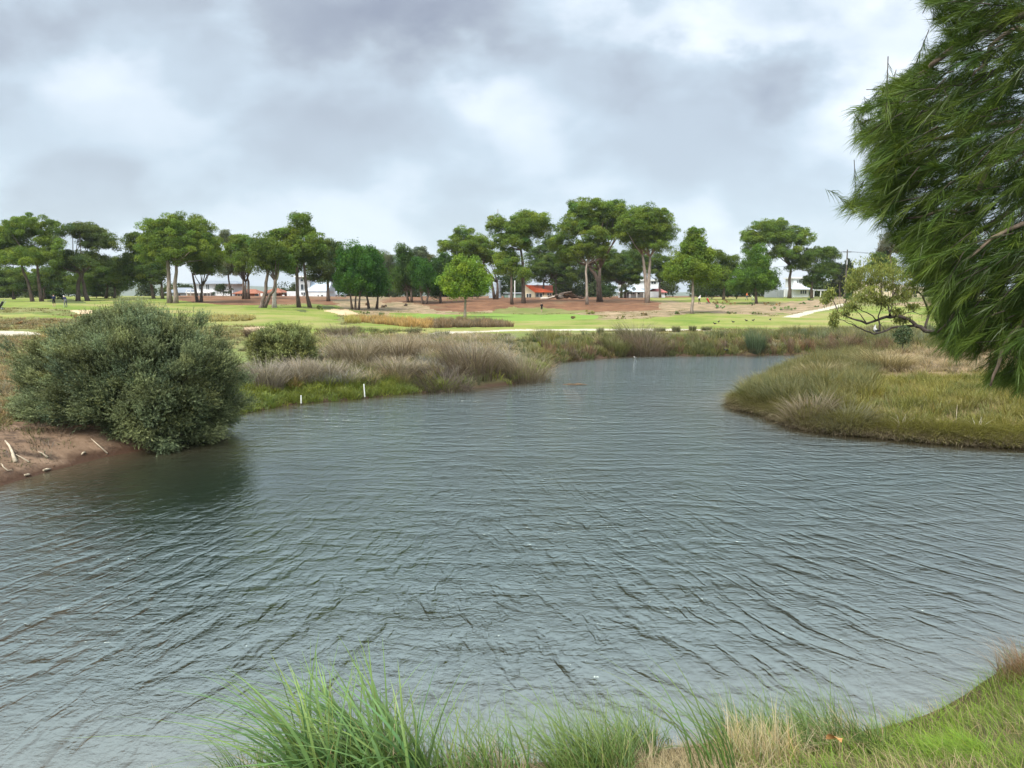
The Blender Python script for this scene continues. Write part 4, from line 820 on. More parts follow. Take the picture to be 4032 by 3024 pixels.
# left spit: grey purple tussock grass, with green low growth by the water
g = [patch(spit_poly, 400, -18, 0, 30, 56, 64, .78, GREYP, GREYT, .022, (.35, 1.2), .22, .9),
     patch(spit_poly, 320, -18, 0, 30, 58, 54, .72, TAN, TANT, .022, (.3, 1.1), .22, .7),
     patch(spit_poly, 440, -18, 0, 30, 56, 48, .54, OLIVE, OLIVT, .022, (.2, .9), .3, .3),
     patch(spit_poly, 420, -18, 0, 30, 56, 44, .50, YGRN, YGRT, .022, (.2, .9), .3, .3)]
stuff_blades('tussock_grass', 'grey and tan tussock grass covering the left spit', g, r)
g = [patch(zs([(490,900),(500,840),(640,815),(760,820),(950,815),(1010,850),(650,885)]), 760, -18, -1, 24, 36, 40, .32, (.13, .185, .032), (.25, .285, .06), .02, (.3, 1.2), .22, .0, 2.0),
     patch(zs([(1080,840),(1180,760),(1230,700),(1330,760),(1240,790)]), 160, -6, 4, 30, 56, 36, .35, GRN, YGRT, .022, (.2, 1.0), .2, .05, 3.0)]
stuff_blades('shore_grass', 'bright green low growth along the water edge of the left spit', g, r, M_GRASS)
# far bank: reeds
far_poly = zs([(1150,725),(1250,732),(1500,728),(1650,722),(1800,716),(2000,714),(2300,708),(2300,760),(1950,770),(1800,775),(1330,780),(1190,795)])
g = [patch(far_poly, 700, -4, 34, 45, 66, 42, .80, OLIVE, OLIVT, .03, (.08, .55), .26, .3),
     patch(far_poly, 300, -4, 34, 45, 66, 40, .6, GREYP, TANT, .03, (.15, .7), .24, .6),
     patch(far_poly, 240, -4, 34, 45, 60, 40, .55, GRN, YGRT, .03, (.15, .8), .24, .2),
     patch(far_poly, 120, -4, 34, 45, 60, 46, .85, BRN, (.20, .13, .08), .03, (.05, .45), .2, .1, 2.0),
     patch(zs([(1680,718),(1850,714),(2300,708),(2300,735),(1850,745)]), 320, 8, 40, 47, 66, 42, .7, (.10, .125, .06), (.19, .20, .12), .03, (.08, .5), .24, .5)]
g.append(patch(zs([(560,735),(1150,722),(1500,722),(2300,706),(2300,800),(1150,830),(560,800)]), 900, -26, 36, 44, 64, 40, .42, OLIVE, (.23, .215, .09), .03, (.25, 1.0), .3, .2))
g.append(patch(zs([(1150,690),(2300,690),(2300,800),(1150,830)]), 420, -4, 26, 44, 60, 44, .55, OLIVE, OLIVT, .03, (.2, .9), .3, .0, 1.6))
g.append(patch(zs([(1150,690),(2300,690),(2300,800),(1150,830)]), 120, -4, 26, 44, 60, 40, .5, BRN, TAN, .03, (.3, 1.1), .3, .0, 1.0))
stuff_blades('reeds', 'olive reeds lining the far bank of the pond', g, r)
# right island
isl_a = zs([(1570,880),(1600,820),(1680,770),(1760,755),(1850,752),(1900,800),(1870,860),(1800,905),(1900,960),(1700,930)])
isl_top = zs([(1720,770),(1800,748),(1950,735),(2250,725),(2300,800),(1950,810),(1800,800)])
isl_front = zs([(1780,830),(2300,790),(2300,990),(1900,965),(1780,935)])
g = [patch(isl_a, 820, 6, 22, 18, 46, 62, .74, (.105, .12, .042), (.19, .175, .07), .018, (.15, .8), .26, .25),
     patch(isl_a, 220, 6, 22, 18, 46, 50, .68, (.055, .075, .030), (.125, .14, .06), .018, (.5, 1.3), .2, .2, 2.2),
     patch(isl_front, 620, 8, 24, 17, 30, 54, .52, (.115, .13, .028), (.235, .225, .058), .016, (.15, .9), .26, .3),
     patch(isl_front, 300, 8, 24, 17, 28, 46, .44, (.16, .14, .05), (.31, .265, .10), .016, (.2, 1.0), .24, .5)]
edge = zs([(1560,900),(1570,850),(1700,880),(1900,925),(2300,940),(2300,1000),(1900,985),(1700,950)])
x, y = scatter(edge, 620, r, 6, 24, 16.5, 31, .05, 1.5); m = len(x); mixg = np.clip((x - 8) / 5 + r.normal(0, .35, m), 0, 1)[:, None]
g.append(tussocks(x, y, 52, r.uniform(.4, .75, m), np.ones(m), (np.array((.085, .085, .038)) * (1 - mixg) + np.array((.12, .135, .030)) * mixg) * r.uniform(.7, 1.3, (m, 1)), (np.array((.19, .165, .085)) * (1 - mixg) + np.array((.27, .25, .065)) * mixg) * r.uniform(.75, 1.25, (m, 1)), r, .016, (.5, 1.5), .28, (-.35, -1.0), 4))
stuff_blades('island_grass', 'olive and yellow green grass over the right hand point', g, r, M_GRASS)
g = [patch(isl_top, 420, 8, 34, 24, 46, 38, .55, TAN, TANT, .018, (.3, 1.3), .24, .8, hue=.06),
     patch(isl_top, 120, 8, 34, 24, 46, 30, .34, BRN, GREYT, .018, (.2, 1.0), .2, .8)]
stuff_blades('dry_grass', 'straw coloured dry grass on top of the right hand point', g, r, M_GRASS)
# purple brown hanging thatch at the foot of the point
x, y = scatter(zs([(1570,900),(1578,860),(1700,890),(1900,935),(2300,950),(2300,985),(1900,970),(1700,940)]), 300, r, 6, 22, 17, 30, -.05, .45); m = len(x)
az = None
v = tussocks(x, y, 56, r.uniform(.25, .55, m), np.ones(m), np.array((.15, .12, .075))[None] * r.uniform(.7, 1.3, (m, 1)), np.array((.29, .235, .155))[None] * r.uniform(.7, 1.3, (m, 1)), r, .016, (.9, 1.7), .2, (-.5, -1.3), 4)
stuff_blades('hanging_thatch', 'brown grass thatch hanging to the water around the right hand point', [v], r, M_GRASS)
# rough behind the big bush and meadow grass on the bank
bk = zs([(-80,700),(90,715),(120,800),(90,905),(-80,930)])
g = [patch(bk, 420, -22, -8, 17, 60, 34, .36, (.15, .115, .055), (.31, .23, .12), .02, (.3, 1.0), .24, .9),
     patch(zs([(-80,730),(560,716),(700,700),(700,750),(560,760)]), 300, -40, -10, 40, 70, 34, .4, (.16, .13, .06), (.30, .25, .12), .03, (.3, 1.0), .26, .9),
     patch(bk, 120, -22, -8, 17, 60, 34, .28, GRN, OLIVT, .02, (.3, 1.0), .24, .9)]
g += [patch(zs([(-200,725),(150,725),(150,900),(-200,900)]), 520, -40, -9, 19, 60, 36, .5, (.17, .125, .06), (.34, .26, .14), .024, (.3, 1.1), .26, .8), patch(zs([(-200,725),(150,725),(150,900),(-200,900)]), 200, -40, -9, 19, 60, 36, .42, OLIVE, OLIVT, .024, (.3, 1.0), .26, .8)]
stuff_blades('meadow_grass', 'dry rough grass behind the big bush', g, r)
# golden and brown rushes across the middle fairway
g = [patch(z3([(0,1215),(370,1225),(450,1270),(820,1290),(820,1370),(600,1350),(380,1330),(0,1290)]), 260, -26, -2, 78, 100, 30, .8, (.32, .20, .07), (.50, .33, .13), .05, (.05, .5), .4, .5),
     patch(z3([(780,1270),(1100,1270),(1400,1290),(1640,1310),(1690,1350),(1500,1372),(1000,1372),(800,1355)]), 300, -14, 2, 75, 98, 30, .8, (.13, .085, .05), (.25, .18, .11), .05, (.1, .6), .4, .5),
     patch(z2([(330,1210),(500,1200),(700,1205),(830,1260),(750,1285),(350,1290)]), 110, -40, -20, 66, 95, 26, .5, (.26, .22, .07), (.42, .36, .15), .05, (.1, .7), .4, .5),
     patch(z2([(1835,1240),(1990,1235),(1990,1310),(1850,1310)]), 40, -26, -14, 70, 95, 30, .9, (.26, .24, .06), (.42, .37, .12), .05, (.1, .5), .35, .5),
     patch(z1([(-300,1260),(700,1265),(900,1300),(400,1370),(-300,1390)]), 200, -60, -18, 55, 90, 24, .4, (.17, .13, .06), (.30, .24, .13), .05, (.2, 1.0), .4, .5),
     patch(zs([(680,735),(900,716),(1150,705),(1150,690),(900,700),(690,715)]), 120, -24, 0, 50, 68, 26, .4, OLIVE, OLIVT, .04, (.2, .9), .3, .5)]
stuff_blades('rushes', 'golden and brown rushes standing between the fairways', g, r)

# individual tussocks that stand out
def tussock(name, label, px, py, wpx, hpx, cl, ch, group, n=620, lean=(.3, 1.25), w=.02, wind=(-.2, 0), D=None, cat='tussock'):
    b = ground(px, py) if D is None else at(px, D); D = b[1]; k = D / F; rr = np.random.default_rng(int(px * 7 + py))
    R_ = wpx * k * .5; hh = hpx * k * .92
    cl = tuple(.7 * v for v in cl); m = n; az = rr.uniform(0, 2 * np.pi, m); rad = R_ * .75 * np.sqrt(rr.random(m)); x = np.cos(az) * rad; y = np.sin(az) * rad * .8  # blade base colour lowered, painting the shade down inside the clump
    z = height(x + b[0], y + b[1]) - b[2] - .03
    f = rr.uniform(.6, 1.4, (m, 1)); az2 = np.arctan2(np.sin(az) + wind[1] + rr.normal(0, .3, m), np.cos(az) + wind[0] + rr.normal(0, .3, m))
    V, Q, C = blades(np.stack([x, y, z], -1), hh * rr.uniform(.6, 1.1, m), az2, rr.uniform(*lean, m) * np.clip(R_ / hh, .4, 1.4), w * rr.uniform(.7, 1.3, m), np.array(cl)[None] * f, np.array(ch)[None] * f, rr, 4)
    t = thing(name, b, label, cat, group); add_mesh('blades', V, Q, M_REED, t, C)
    # dead thatch at the heart of the clump
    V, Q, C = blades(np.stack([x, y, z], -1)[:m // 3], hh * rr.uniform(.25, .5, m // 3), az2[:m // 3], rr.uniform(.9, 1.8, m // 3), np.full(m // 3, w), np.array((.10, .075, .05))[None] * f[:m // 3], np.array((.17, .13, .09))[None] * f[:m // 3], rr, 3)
    add_mesh('thatch', V, Q, M_REED, t, C)
G3 = 'tussocks around the pond'
DRK = (.085, .068, .055); PUR = (.14, .115, .078); PURT = (.32, .26, .175)
for args in [('drooping dark tussock leaning over the water on the left spit', 1745, 1530, 300, 120, DRK, (.20, .16, .13)),
    ('big grey brown tussock at the very tip of the left spit', 2050, 1490, 300, 170, PUR, PURT), ('tall purple grey tussock crowning the left spit behind the tip', 1850, 1470, 300, 200, (.12, .088, .07), (.25, .20, .135)),
    ('pale silvery tussock beside the olive shrub', 1180, 1500, 190, 130, (.20, .165, .14), (.35, .30, .235)), ('pale tussock with fine arching blades between shrub and white posts', 1290, 1490, 170, 110, (.22, .18, .15), (.37, .32, .245)),
    ('silver grey tussock standing right against the big bush', 1045, 1520, 200, 150, (.19, .155, .135), (.34, .30, .24)),
    ('large rounded grey tussock in the middle of the left spit', 1400, 1440, 260, 170, PUR, PURT), ('rounded brown grey tussock right of the middle of the left spit', 1560, 1420, 240, 150, (.15, .11, .085), (.28, .225, .15)),
    ('light grey tussock over the taller white post', 1560, 1480, 200, 110, (.19, .15, .12), (.34, .285, .20)), ('tan tussock on the crown of the left spit', 1700, 1400, 240, 120, (.21, .155, .09), (.35, .27, .17)),
    ('round brown tussock at the water edge of the far bank', 2540, 1395, 210, 130, (.12, .09, .068), (.23, .18, .13)), ('small olive tussock left of the round brown one on the far bank', 2420, 1385, 130, 90, OLIVE, OLIVT),
    ('feathery grey tussock topping the far bank before the path', 2500, 1345, 200, 120, (.13, .125, .07), (.23, .21, .13)), ('deep green rush clump at the water edge below the black birds', 2975, 1385, 90, 110, (.055, .085, .045), (.12, .16, .085)),
    ('arching straw coloured tussock on top of the right hand point', 3480, 1460, 240, 130, (.20, .16, .075), (.38, .31, .16)), ('second straw tussock at the left shoulder of the right hand point', 3230, 1490, 200, 100, (.19, .155, .08), (.35, .29, .16)),
    ('dark drooping tussock under the left shoulder of the right hand point', 3090, 1590, 200, 130, (.07, .08, .035), (.155, .155, .075)), ('brown grey tussock beside the reddish dead leaves on the point', 3180, 1660, 220, 140, (.14, .11, .075), (.26, .21, .145)),
    ('low grey green tussock at the front edge of the point', 3330, 1690, 240, 130, (.09, .095, .05), (.20, .185, .11)), ('small sandy tussock before the yellow green grass of the point', 3700, 1725, 180, 80, (.20, .165, .08), (.37, .32, .17)),
    ('brown tussock at the far end of the channel', 3320, 1390, 160, 100, (.10, .07, .045), (.20, .14, .085)), ('grey tussock on the bank top near the sand strip', 1340, 1335, 150, 90, (.13, .10, .075), (.24, .19, .14)),
    ('brown tuft in front of the pale sand strip', 1010, 1330, 110, 70, (.12, .085, .06), (.22, .16, .11))]:
    lab, px, py, w_, h_, cl, ch = args
    tussock('tussock', lab, px, py, w_, h_, cl, ch, G3, wind=(-.3, -.15))
for px, py, w_, h_, lab in [(2363,1320,34,40,'dark round shrub cutting into the pale path'),(2597,1306,60,28,'low dark shrub along the pale path'),(2662,1308,38,34,'small dark blue green shrub at the path edge'),(2727,1306,32,32,'pointed dark shrub at the path edge'),(2780,1302,54,26,'wide dark shrub at the right end of the path'),(1630,1325,60,50,'feathery grey green shrub at the left end of the path'),(1745,1330,60,40,'rounded green shrub below the pale path')]:
    tussock('path_shrub', lab, px, py, w_, h_, (.085, .092, .045), (.19, .19, .10), 'shrubs along the path', 260, (.1, .8), .035, (0, 0), cat='shrub')
# ------------------------------------------------------------------ big bush on the left bank, olive shrub beside it
def feather_bush(name, label, D, cx, cy, rx, ry, base_py, c_in, c_out, rng, nbr=420, spr=46, leaves=11, lsize=.055, group='feathery shrubs on the left bank', depth=.8, up=.55, lumps=.16, cl=1.0):
    k = D / F; c = P(cx, cy, D); foot = np.array([c[0], D, hz(c[0], D)]); t = thing(name, foot, label, 'bush', group)
    C0 = c - foot; RR = np.array([rx * k, rx * k * depth, ry * k])
    d = orient(nbr * 3, rng, (0, 0, .12)); d = d[(d[:, 2] > -.93)][:nbr]; n = len(d)
    hor = np.hypot(d[:, 0], d[:, 1]); d = np.where((d[:, 2] < .1)[:, None], d * np.stack([hor ** -.55, hor ** -.55, 1 + 0 * hor], -1), d)
    ang = np.arctan2(d[:, 1], d[:, 0]); lump = 1 + lumps * (fbm(ang * 1.7 + 5, d[:, 2] * 2.6 + 8, 3) - .5) * 2 + rng.normal(0, .05, n)
    lay = np.where(rng.random(n) < .6, rng.uniform(.86, 1.0, n), rng.uniform(.45, .85, n)); lay = np.where(rng.random(n) < .07, rng.uniform(1.0, 1.14, n), lay)
    B = C0 + d * RR * (lump * lay)[:, None]                       # branch ends
    keep = B[:, 2] + foot[2] > np.maximum(height(B[:, 0] + foot[0], B[:, 1] + foot[1]), 0) + .10; B = B[keep]; d = d[keep]; n = len(B)
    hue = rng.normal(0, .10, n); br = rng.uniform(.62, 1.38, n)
    # sprigs on every branch end
    m = n * spr; i = np.repeat(np.arange(n), spr); off = orient(m, rng) * rng.uniform(0, 1, (m, 1)) ** .7 * np.array([.40, .40, .30]) * (RR[2] / 2.0) ** .5 * cl
    S0 = B[i] + off; sdir = d[i] * .9 + np.array([-.18, 0, up]) + rng.normal(0, .32, (m, 3)) + off * .8; sdir /= np.linalg.norm(sdir, axis=1, keepdims=True)
    sl = rng.uniform(.16, .38, m); _in = np.clip(.9 - (off * d[i]).sum(1) * 1.2, .5, 1.3)
    q = m * leaves; j = np.repeat(np.arange(m), leaves); tt = np.tile(np.linspace(.1, 1, leaves), m) + rng.normal(0, .03, q)
    side = orient(q, rng); ld = sdir[j] * .75 + side * .65; ld /= np.linalg.norm(ld, axis=1, keepdims=True)
    Cn = S0[j] + sdir[j] * (sl[j] * tt)[:, None] + ld * lsize * .45
    V, Q = leaf_quads(Cn, orient(q, rng, (0, 0, .5)) + d[np.repeat(i, leaves)] * .6, ld, lsize * rng.uniform(.7, 1.4, q), lsize * .27)
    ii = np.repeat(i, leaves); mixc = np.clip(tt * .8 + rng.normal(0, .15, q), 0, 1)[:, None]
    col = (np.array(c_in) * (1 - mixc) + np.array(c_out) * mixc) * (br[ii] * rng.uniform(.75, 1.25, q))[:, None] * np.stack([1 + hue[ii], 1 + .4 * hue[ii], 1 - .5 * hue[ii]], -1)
    add_mesh('foliage', V, Q, M_SCRUB, t, np.repeat(np.clip(col, .004, .5), 4, 0))
    mb = MB()
    for a in rng.choice(n, min(n, 50), replace=False):
        st = np.array([rng.normal(0, .25) * RR[0] * .4, rng.normal(0, .2) * RR[1] * .4, -.15]); mid = st * .45 + B[a] * .55 + np.array([0, 0, -.12 * RR[2]]) + rng.normal(0, .1, 3)
        mb.tube([st, mid, st * .1 + B[a] * .9], [.045, .026, .006], 5)
    mb.build('stems', M_BARKD, t, True); return t
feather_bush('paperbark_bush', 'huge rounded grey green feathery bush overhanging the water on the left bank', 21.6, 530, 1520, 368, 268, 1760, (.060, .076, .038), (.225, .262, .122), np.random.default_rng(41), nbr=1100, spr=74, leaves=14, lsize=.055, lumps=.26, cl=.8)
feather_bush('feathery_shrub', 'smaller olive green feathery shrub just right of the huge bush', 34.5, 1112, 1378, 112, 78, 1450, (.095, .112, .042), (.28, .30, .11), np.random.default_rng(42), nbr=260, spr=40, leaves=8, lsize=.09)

# ------------------------------------------------------------------ near bank: sword leaved clump, dry straw, bright grass
r = np.random.default_rng(51)
def clump(name, label, px, py, D, specs, group, cat='grass clump'):
    x0 = (px - 2016) / F * (D * cp + (H) * sp); b = np.array([x0, D, hz(x0, D)]); t = thing(name, b, label, cat, group)
    for pname, n, R_, h, lean, w, c0, c1, az0, azs, mat in specs:
        az = r.normal(az0, azs, n); rad = R_ * np.sqrt(r.random(n)); pa = r.uniform(0, 6.28, n); x = np.cos(pa) * rad; y = np.sin(pa) * rad * .7
        z = height(x + b[0], y + b[1]) - b[2] - .05; f = r.uniform(.65, 1.35, (n, 1)); wv = r.normal(0, .12, (n, 1)) * np.array([[1, .2, -.6]])
        V, Q, C = blades(np.stack([x, y, z], -1), r.uniform(h[0], h[1], n), az, r.uniform(lean[0], lean[1], n), w * r.uniform(.6, 1.25, n), np.clip(np.array(c0)[None] * f * (1 + wv), .01, .7), np.clip(np.array(c1)[None] * f * (1 + wv), .01, .7), r, 7, 1.9)
        add_mesh(pname, V, Q, mat, t, C)
    return t
G4 = 'grass clumps on the near bank'
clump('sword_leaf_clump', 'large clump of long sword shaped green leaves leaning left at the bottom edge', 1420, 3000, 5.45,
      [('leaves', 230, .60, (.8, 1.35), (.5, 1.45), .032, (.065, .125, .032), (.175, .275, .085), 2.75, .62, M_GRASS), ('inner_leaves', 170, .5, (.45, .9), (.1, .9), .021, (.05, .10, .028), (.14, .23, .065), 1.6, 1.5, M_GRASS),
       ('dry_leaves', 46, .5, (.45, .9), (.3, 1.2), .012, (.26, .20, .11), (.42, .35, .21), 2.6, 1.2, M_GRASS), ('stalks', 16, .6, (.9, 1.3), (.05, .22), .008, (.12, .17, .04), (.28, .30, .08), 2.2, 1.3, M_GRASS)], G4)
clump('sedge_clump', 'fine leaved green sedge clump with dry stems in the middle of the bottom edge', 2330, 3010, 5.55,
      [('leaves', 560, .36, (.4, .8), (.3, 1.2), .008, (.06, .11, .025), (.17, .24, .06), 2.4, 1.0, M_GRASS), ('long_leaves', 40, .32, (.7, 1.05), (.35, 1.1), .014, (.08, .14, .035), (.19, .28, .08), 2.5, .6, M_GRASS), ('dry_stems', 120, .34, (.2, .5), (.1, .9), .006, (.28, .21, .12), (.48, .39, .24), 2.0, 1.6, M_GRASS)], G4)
clump('straw_clump', 'tall straw coloured dry grass clump left of the bright green bank', 2985, 2960, 5.85,
      [('stems', 420, .36, (.22, .50), (.05, .7), .006, (.30, .235, .12), (.56, .46, .28), 1.9, 1.3, M_GRASS), ('seed_heads', 40, .3, (.45, .68), (.05, .35), .009, (.30, .24, .13), (.60, .50, .33), 1.8, .8, M_GRASS), ('green_leaves', 90, .4, (.2, .45), (.2, 1.0), .009, (.09, .15, .03), (.21, .29, .06), 2.2, 1.2, M_GRASS)], G4)
clump('long_leaf_clump', 'few long green leaves leaning left between sedge and straw clumps', 2800, 3050, 5.45,
      [('leaves', 26, .2, (.8, 1.25), (.35, .95), .016, (.07, .13, .03), (.18, .27, .07), 2.6, .22, M_GRASS)], G4)
clump('thin_leaf_clump', 'thin upright leaves right beside the sword leaved clump', 1880, 3060, 5.4,
      [('leaves', 80, .45, (.5, .95), (.15, .9), .012, (.07, .13, .03), (.17, .25, .06), 2.0, .9, M_GRASS), ('dry_stems', 90, .4, (.12, .34), (.1, .9), .006, (.26, .2, .12), (.5, .41, .27), 1.6, 1.7, M_GRASS)], G4)
clump('brown_tussock', 'brown dry tussock with whiskery stems at the right edge of the near bank', 4010, 2640, 7.6,
      [('stems', 380, .22, (.3, .6), (.15, .9), .006, (.17, .10, .055), (.33, .22, .13), 2.6, 1.6, M_GRASS), ('whiskers', 50, .3, (.4, .7), (.6, 1.3), .004, (.33, .28, .2), (.52, .45, .34), 2.9, .5, M_GRASS)], G4)
# turf of the near bank
def near_turf():
    g = []
    n = 26000; x = r.uniform(1.0, 8.5, n * 2); y = r.uniform(4.3, 11.5, n * 2); d = sd(x, y); m = (d > .02) & (d < 3.2); x = x[m][:n]; y = y[m][:n]; n = len(x); z = height(x, y) - .02
    k = np.clip((x - 1.6) / .8, 0, 1) * (1 - .55 * np.clip((fbm(x * 1.2, y * 1.2, 3) - .54) / .1, 0, 1)); dry = r.random(n) > k * .84
    c0 = np.where(dry[:, None], np.array([[.22, .165, .085]]), np.array([[.085, .145, .018]])); c1 = np.where(dry[:, None], np.array([[.42, .34, .19]]), np.array([[.215, .315, .040]])); f = r.uniform(.65, 1.35, (n, 1))
    h = r.uniform(.10, .26, n) * np.where(dry, .9, 1.0) * (.7 + .7 * fbm(x * 1.8 + 3, y * 1.8, 3))
    az = r.normal(2.6, 1.1, n)
    g.append(blades(np.stack([x, y, z], -1), h, az, r.uniform(.25, 1.3, n), r.uniform(.004, .008, n), c0 * f, c1 * f, r, 3))
    n = 5000; x = r.uniform(-3.2, 2.4, n * 2); y = r.uniform(4.6, 6.6, n * 2); d = sd(x, y); m = (d > .0) & (d < 1.2); x = x[m][:n]; y = y[m][:n]; n = len(x); z = height(x, y) - .02; f = r.uniform(.6, 1.4, (n, 1))
    g.append(blades(np.stack([x, y, z], -1), r.uniform(.06, .22, n), r.uniform(0, 6.28, n), r.uniform(.2, 1.4, n), r.uniform(.003, .007, n), np.array([[.20, .155, .085]]) * f, np.array([[.46, .38, .24]]) * f, r, 3))
    o = stuff_blades('bank_grass', 'bright green and straw grass on the near bank', g, r, M_GRASS)
near_turf()
def fringe():
    n = 6000; x = r.uniform(-2.3, 3.4, n); y = r.uniform(4.6, 7.0, n); d = sd(x, y); ok = (d > -.02) & (d < .75) & (fbm(x * 1.3 + 2, y * 1.3, 3) > .40); x = x[ok][:170]; y = y[ok][:170]; m = len(x); dry = (r.random((m, 1)) < .42)
    lo = np.where(dry, np.array([[.22, .17, .095]]), np.array([[.05, .095, .025]])); hi = np.where(dry, np.array([[.46, .38, .24]]), np.array([[.16, .235, .065]]))
    g1 = tussocks(x, y, 26, np.where(dry[:, 0], r.uniform(.22, .45, m), r.uniform(.3, .72, m)), np.ones(m), lo, hi, r, .009, (.3, 1.35), .12, (-.9, .35), 6)
    stuff_blades('fringe_grass', 'arching green and straw grass fringing the near water edge', [g1], r, M_GRASS)
fringe()
# fresh feathery bright plant in the corner
clump('feathery_plant', 'bright lime green feathery plant in the bottom right corner', 3760, 3010, 5.75, [('fronds', 700, .26, (.12, .30), (.7, 1.7), .007, (.10, .18, .018), (.21, .33, .04), 2.6, 1.2, M_GRASS)], G4)
def fallen_leaf(px, py, D, label, s=.09):
    x0 = (px - 2016) / F * (D * cp + H * sp); z = hz(x0, D); mb = MB(); rr = random.Random(px)
    pts = []
    for k in range(9):
        u = k / 8; w = math.sin(math.pi * u) ** .7 * s * .38; pts.append(((u - .5) * s * 2, w, .05 + .03 * math.sin(3 * u))); pts.append(((u - .5) * s * 2, -w, .05 + .035 * math.cos(2 * u)))
    mb.add(pts, [(2 * k, 2 * k + 2, 2 * k + 3, 2 * k + 1) for k in range(8)]); mb.add([(p[0], p[1], p[2] - .004) for p in pts], [(2 * k + 1, 2 * k + 3, 2 * k + 2, 2 * k) for k in range(8)])
    o = mb.build('fallen_leaf', M_DRYLEAF, None, True); o.location = (x0, D, z + .12); o.rotation_euler = (.5, .3, 1.9); return tag(o, label, 'dead leaf')
M_DRYLEAF = plain('dry_leaf', (.50, .27, .11), .8, .1, .25, 20)
fallen_leaf(3265, 2960, 5.75, 'pointed orange brown dead leaf lying in the near bank grass')

# ------------------------------------------------------------------ low leaning gum across the channel
def gum():
    D = 47.0; fx, fy = 3782, 1345; foot = at(fx, D); t = thing('leaning_gum', foot, 'low gum with bare sprawling branches reaching left over the far reeds', 'tree'); rr = np.random.default_rng(61)
    z6 = lambda p: [(3232 + a * .3617, 800 + b * .3617) for a, b in p]
    br = [([(1560,1500),(1330,1465),(1130,1390),(1040,1335),(950,1262),(830,1225),(720,1235),(620,1270),(500,1312),(400,1275),(280,1232),(190,1190),(150,1090),(110,1010)], .15, .018),
          ([(1040,1335),(850,1345),(720,1385),(580,1425),(480,1388),(400,1350),(300,1308),(190,1260)], .085, .014), ([(640,1392),(632,1280),(655,1150),(650,950),(690,820)], .055, .014), ([(760,1228),(735,1120),(660,1020),(600,950)], .06, .012),
          ([(500,1310),(430,1210),(360,1140)], .04, .01), ([(600,1275),(500,1190),(400,1140),(330,1100)], .04, .01), ([(870,1225),(1000,1180),(1090,1215),(1090,1260)], .03, .01), ([(740,1235),(770,1140),(800,1000),(840,830)], .04, .01),
          ([(650,950),(540,880),(470,790)], .03, .008), ([(655,1100),(740,1040),(830,960)], .03, .008), ([(280,1230),(260,1150),(200,1060)], .025, .008), ([(690,1390),(650,1320),(690,1290)], .02, .008), ([(400,1350),(330,1290),(170,1270)], .02, .006),
          ([(1130,1390),(1180,1200),(1100,1000),(960,850),(900,760)], .09, .015), ([(1100,1000),(1000,940),(960,900)], .03, .01)]
    mb = MB()
    for pts, r0, r1 in br:
        q = []; px = z6(pts)
        for i, (a, b) in enumerate(px):
            p = P(a, b, D + rr.normal(0, .35)) - foot; q.append(p)
            if i < len(px) - 1:
                c = P((a + px[i + 1][0]) / 2, (b + px[i + 1][1]) / 2, D + rr.normal(0, .3)) - foot; q.append(c + rr.normal(0, .05, 3))
        mb.tube(q, list(np.linspace(r0, r1, len(q))), 7, .1)
    mb.build('trunk', M_BARKD, t, True)
    lob = [(430,740,110,90),(400,850,100,90),(620,700,120,80),(760,720,120,80),(880,760,110,80),(700,800,130,70),(560,860,60,50),(330,900,60,60),(95,985,60,70),(60,1060,40,40),(330,1130,80,40),(440,1040,90,60),(560,960,90,60),(620,1050,90,60),(720,1070,80,60),(150,1240,40,60),(140,1310,40,30),(880,1270,70,36),(830,1180,50,30),(900,1010,60,60),(960,880,80,80),(270,1200,30,30),(760,900,70,50),(1000,1130,50,30)]
    k = D / F * .3617 * 1.08; L = [(P(3232 + a * .3617, 800 + b * .3617, D + rr.normal(0, .5)) - foot, np.array([rx * k, rx * k * .9, ry * k])) for a, b, rx, ry in lob]
    Vs, Qs, Cs, n = [], [], [], 0
    for (c, R_) in L:
        m = int(3000 * R_[0] * R_[2] / 1.2) + 420; d = rr.normal(0, .58, (m, 3)); cl = fbm(d[:, 0] * 2.2 + c[0], d[:, 2] * 2.2 + c[2], 3); sel = cl + rr.normal(0, .06, m) > .46; d = d[sel]; m = len(d)
        ld = np.array([0, 0, -1.0]) + rr.normal(0, .5, (m, 3)); V, Q = leaf_quads(c + d * R_, orient(m, rr), ld, rr.uniform(.14, .27, m), rr.uniform(.035, .06, m))
        col = np.array((.19, .215, .055))[None] * rr.uniform(.55, 1.4, (m, 1)) * (1 + rr.normal(0, .12, (m, 1)) * np.array([[1, .3, -.5]])); Vs.append(V); Qs.append(Q + n); n += len(V); Cs.append(np.repeat(np.clip(col, .01, .6), 4, 0))
    add_mesh('crown', np.concatenate(Vs), np.concatenate(Qs), M_LIGHT, t, np.concatenate(Cs))
gum()
# dark green leafy shrub under the gum
def small_shrub():
    D = 44; b = at(3555, D); t = thing('leafy_shrub', b, 'dark green leafy shrub below the bare gum branches, on the far side of the point', 'shrub'); rr = np.random.default_rng(3); k = D / F
    m = 900; d = orient(m, rr) * rr.uniform(.2, 1, (m, 1)) ** .6; c = P(3555, 1320, D) - b; V, Q = leaf_quads(c + d * np.array([40 * k, 30 * k, 40 * k]), orient(m, rr, (0, 0, 1)), orient(m, rr, (0, 0, -.2)), rr.uniform(.10, .2, m), rr.uniform(.04, .07, m))
    add_mesh('foliage', V, Q, M_SCRUB, t, np.repeat(jitter((.055, .085, .035), m, rr), 4, 0)); MB().tube([(0, 0, -.1), (.05, 0, c[2] * .6), (0, 0, c[2] * 1.3)], [.04, .03, .01], 6).build('stem', M_BARKD, t)
small_shrub()

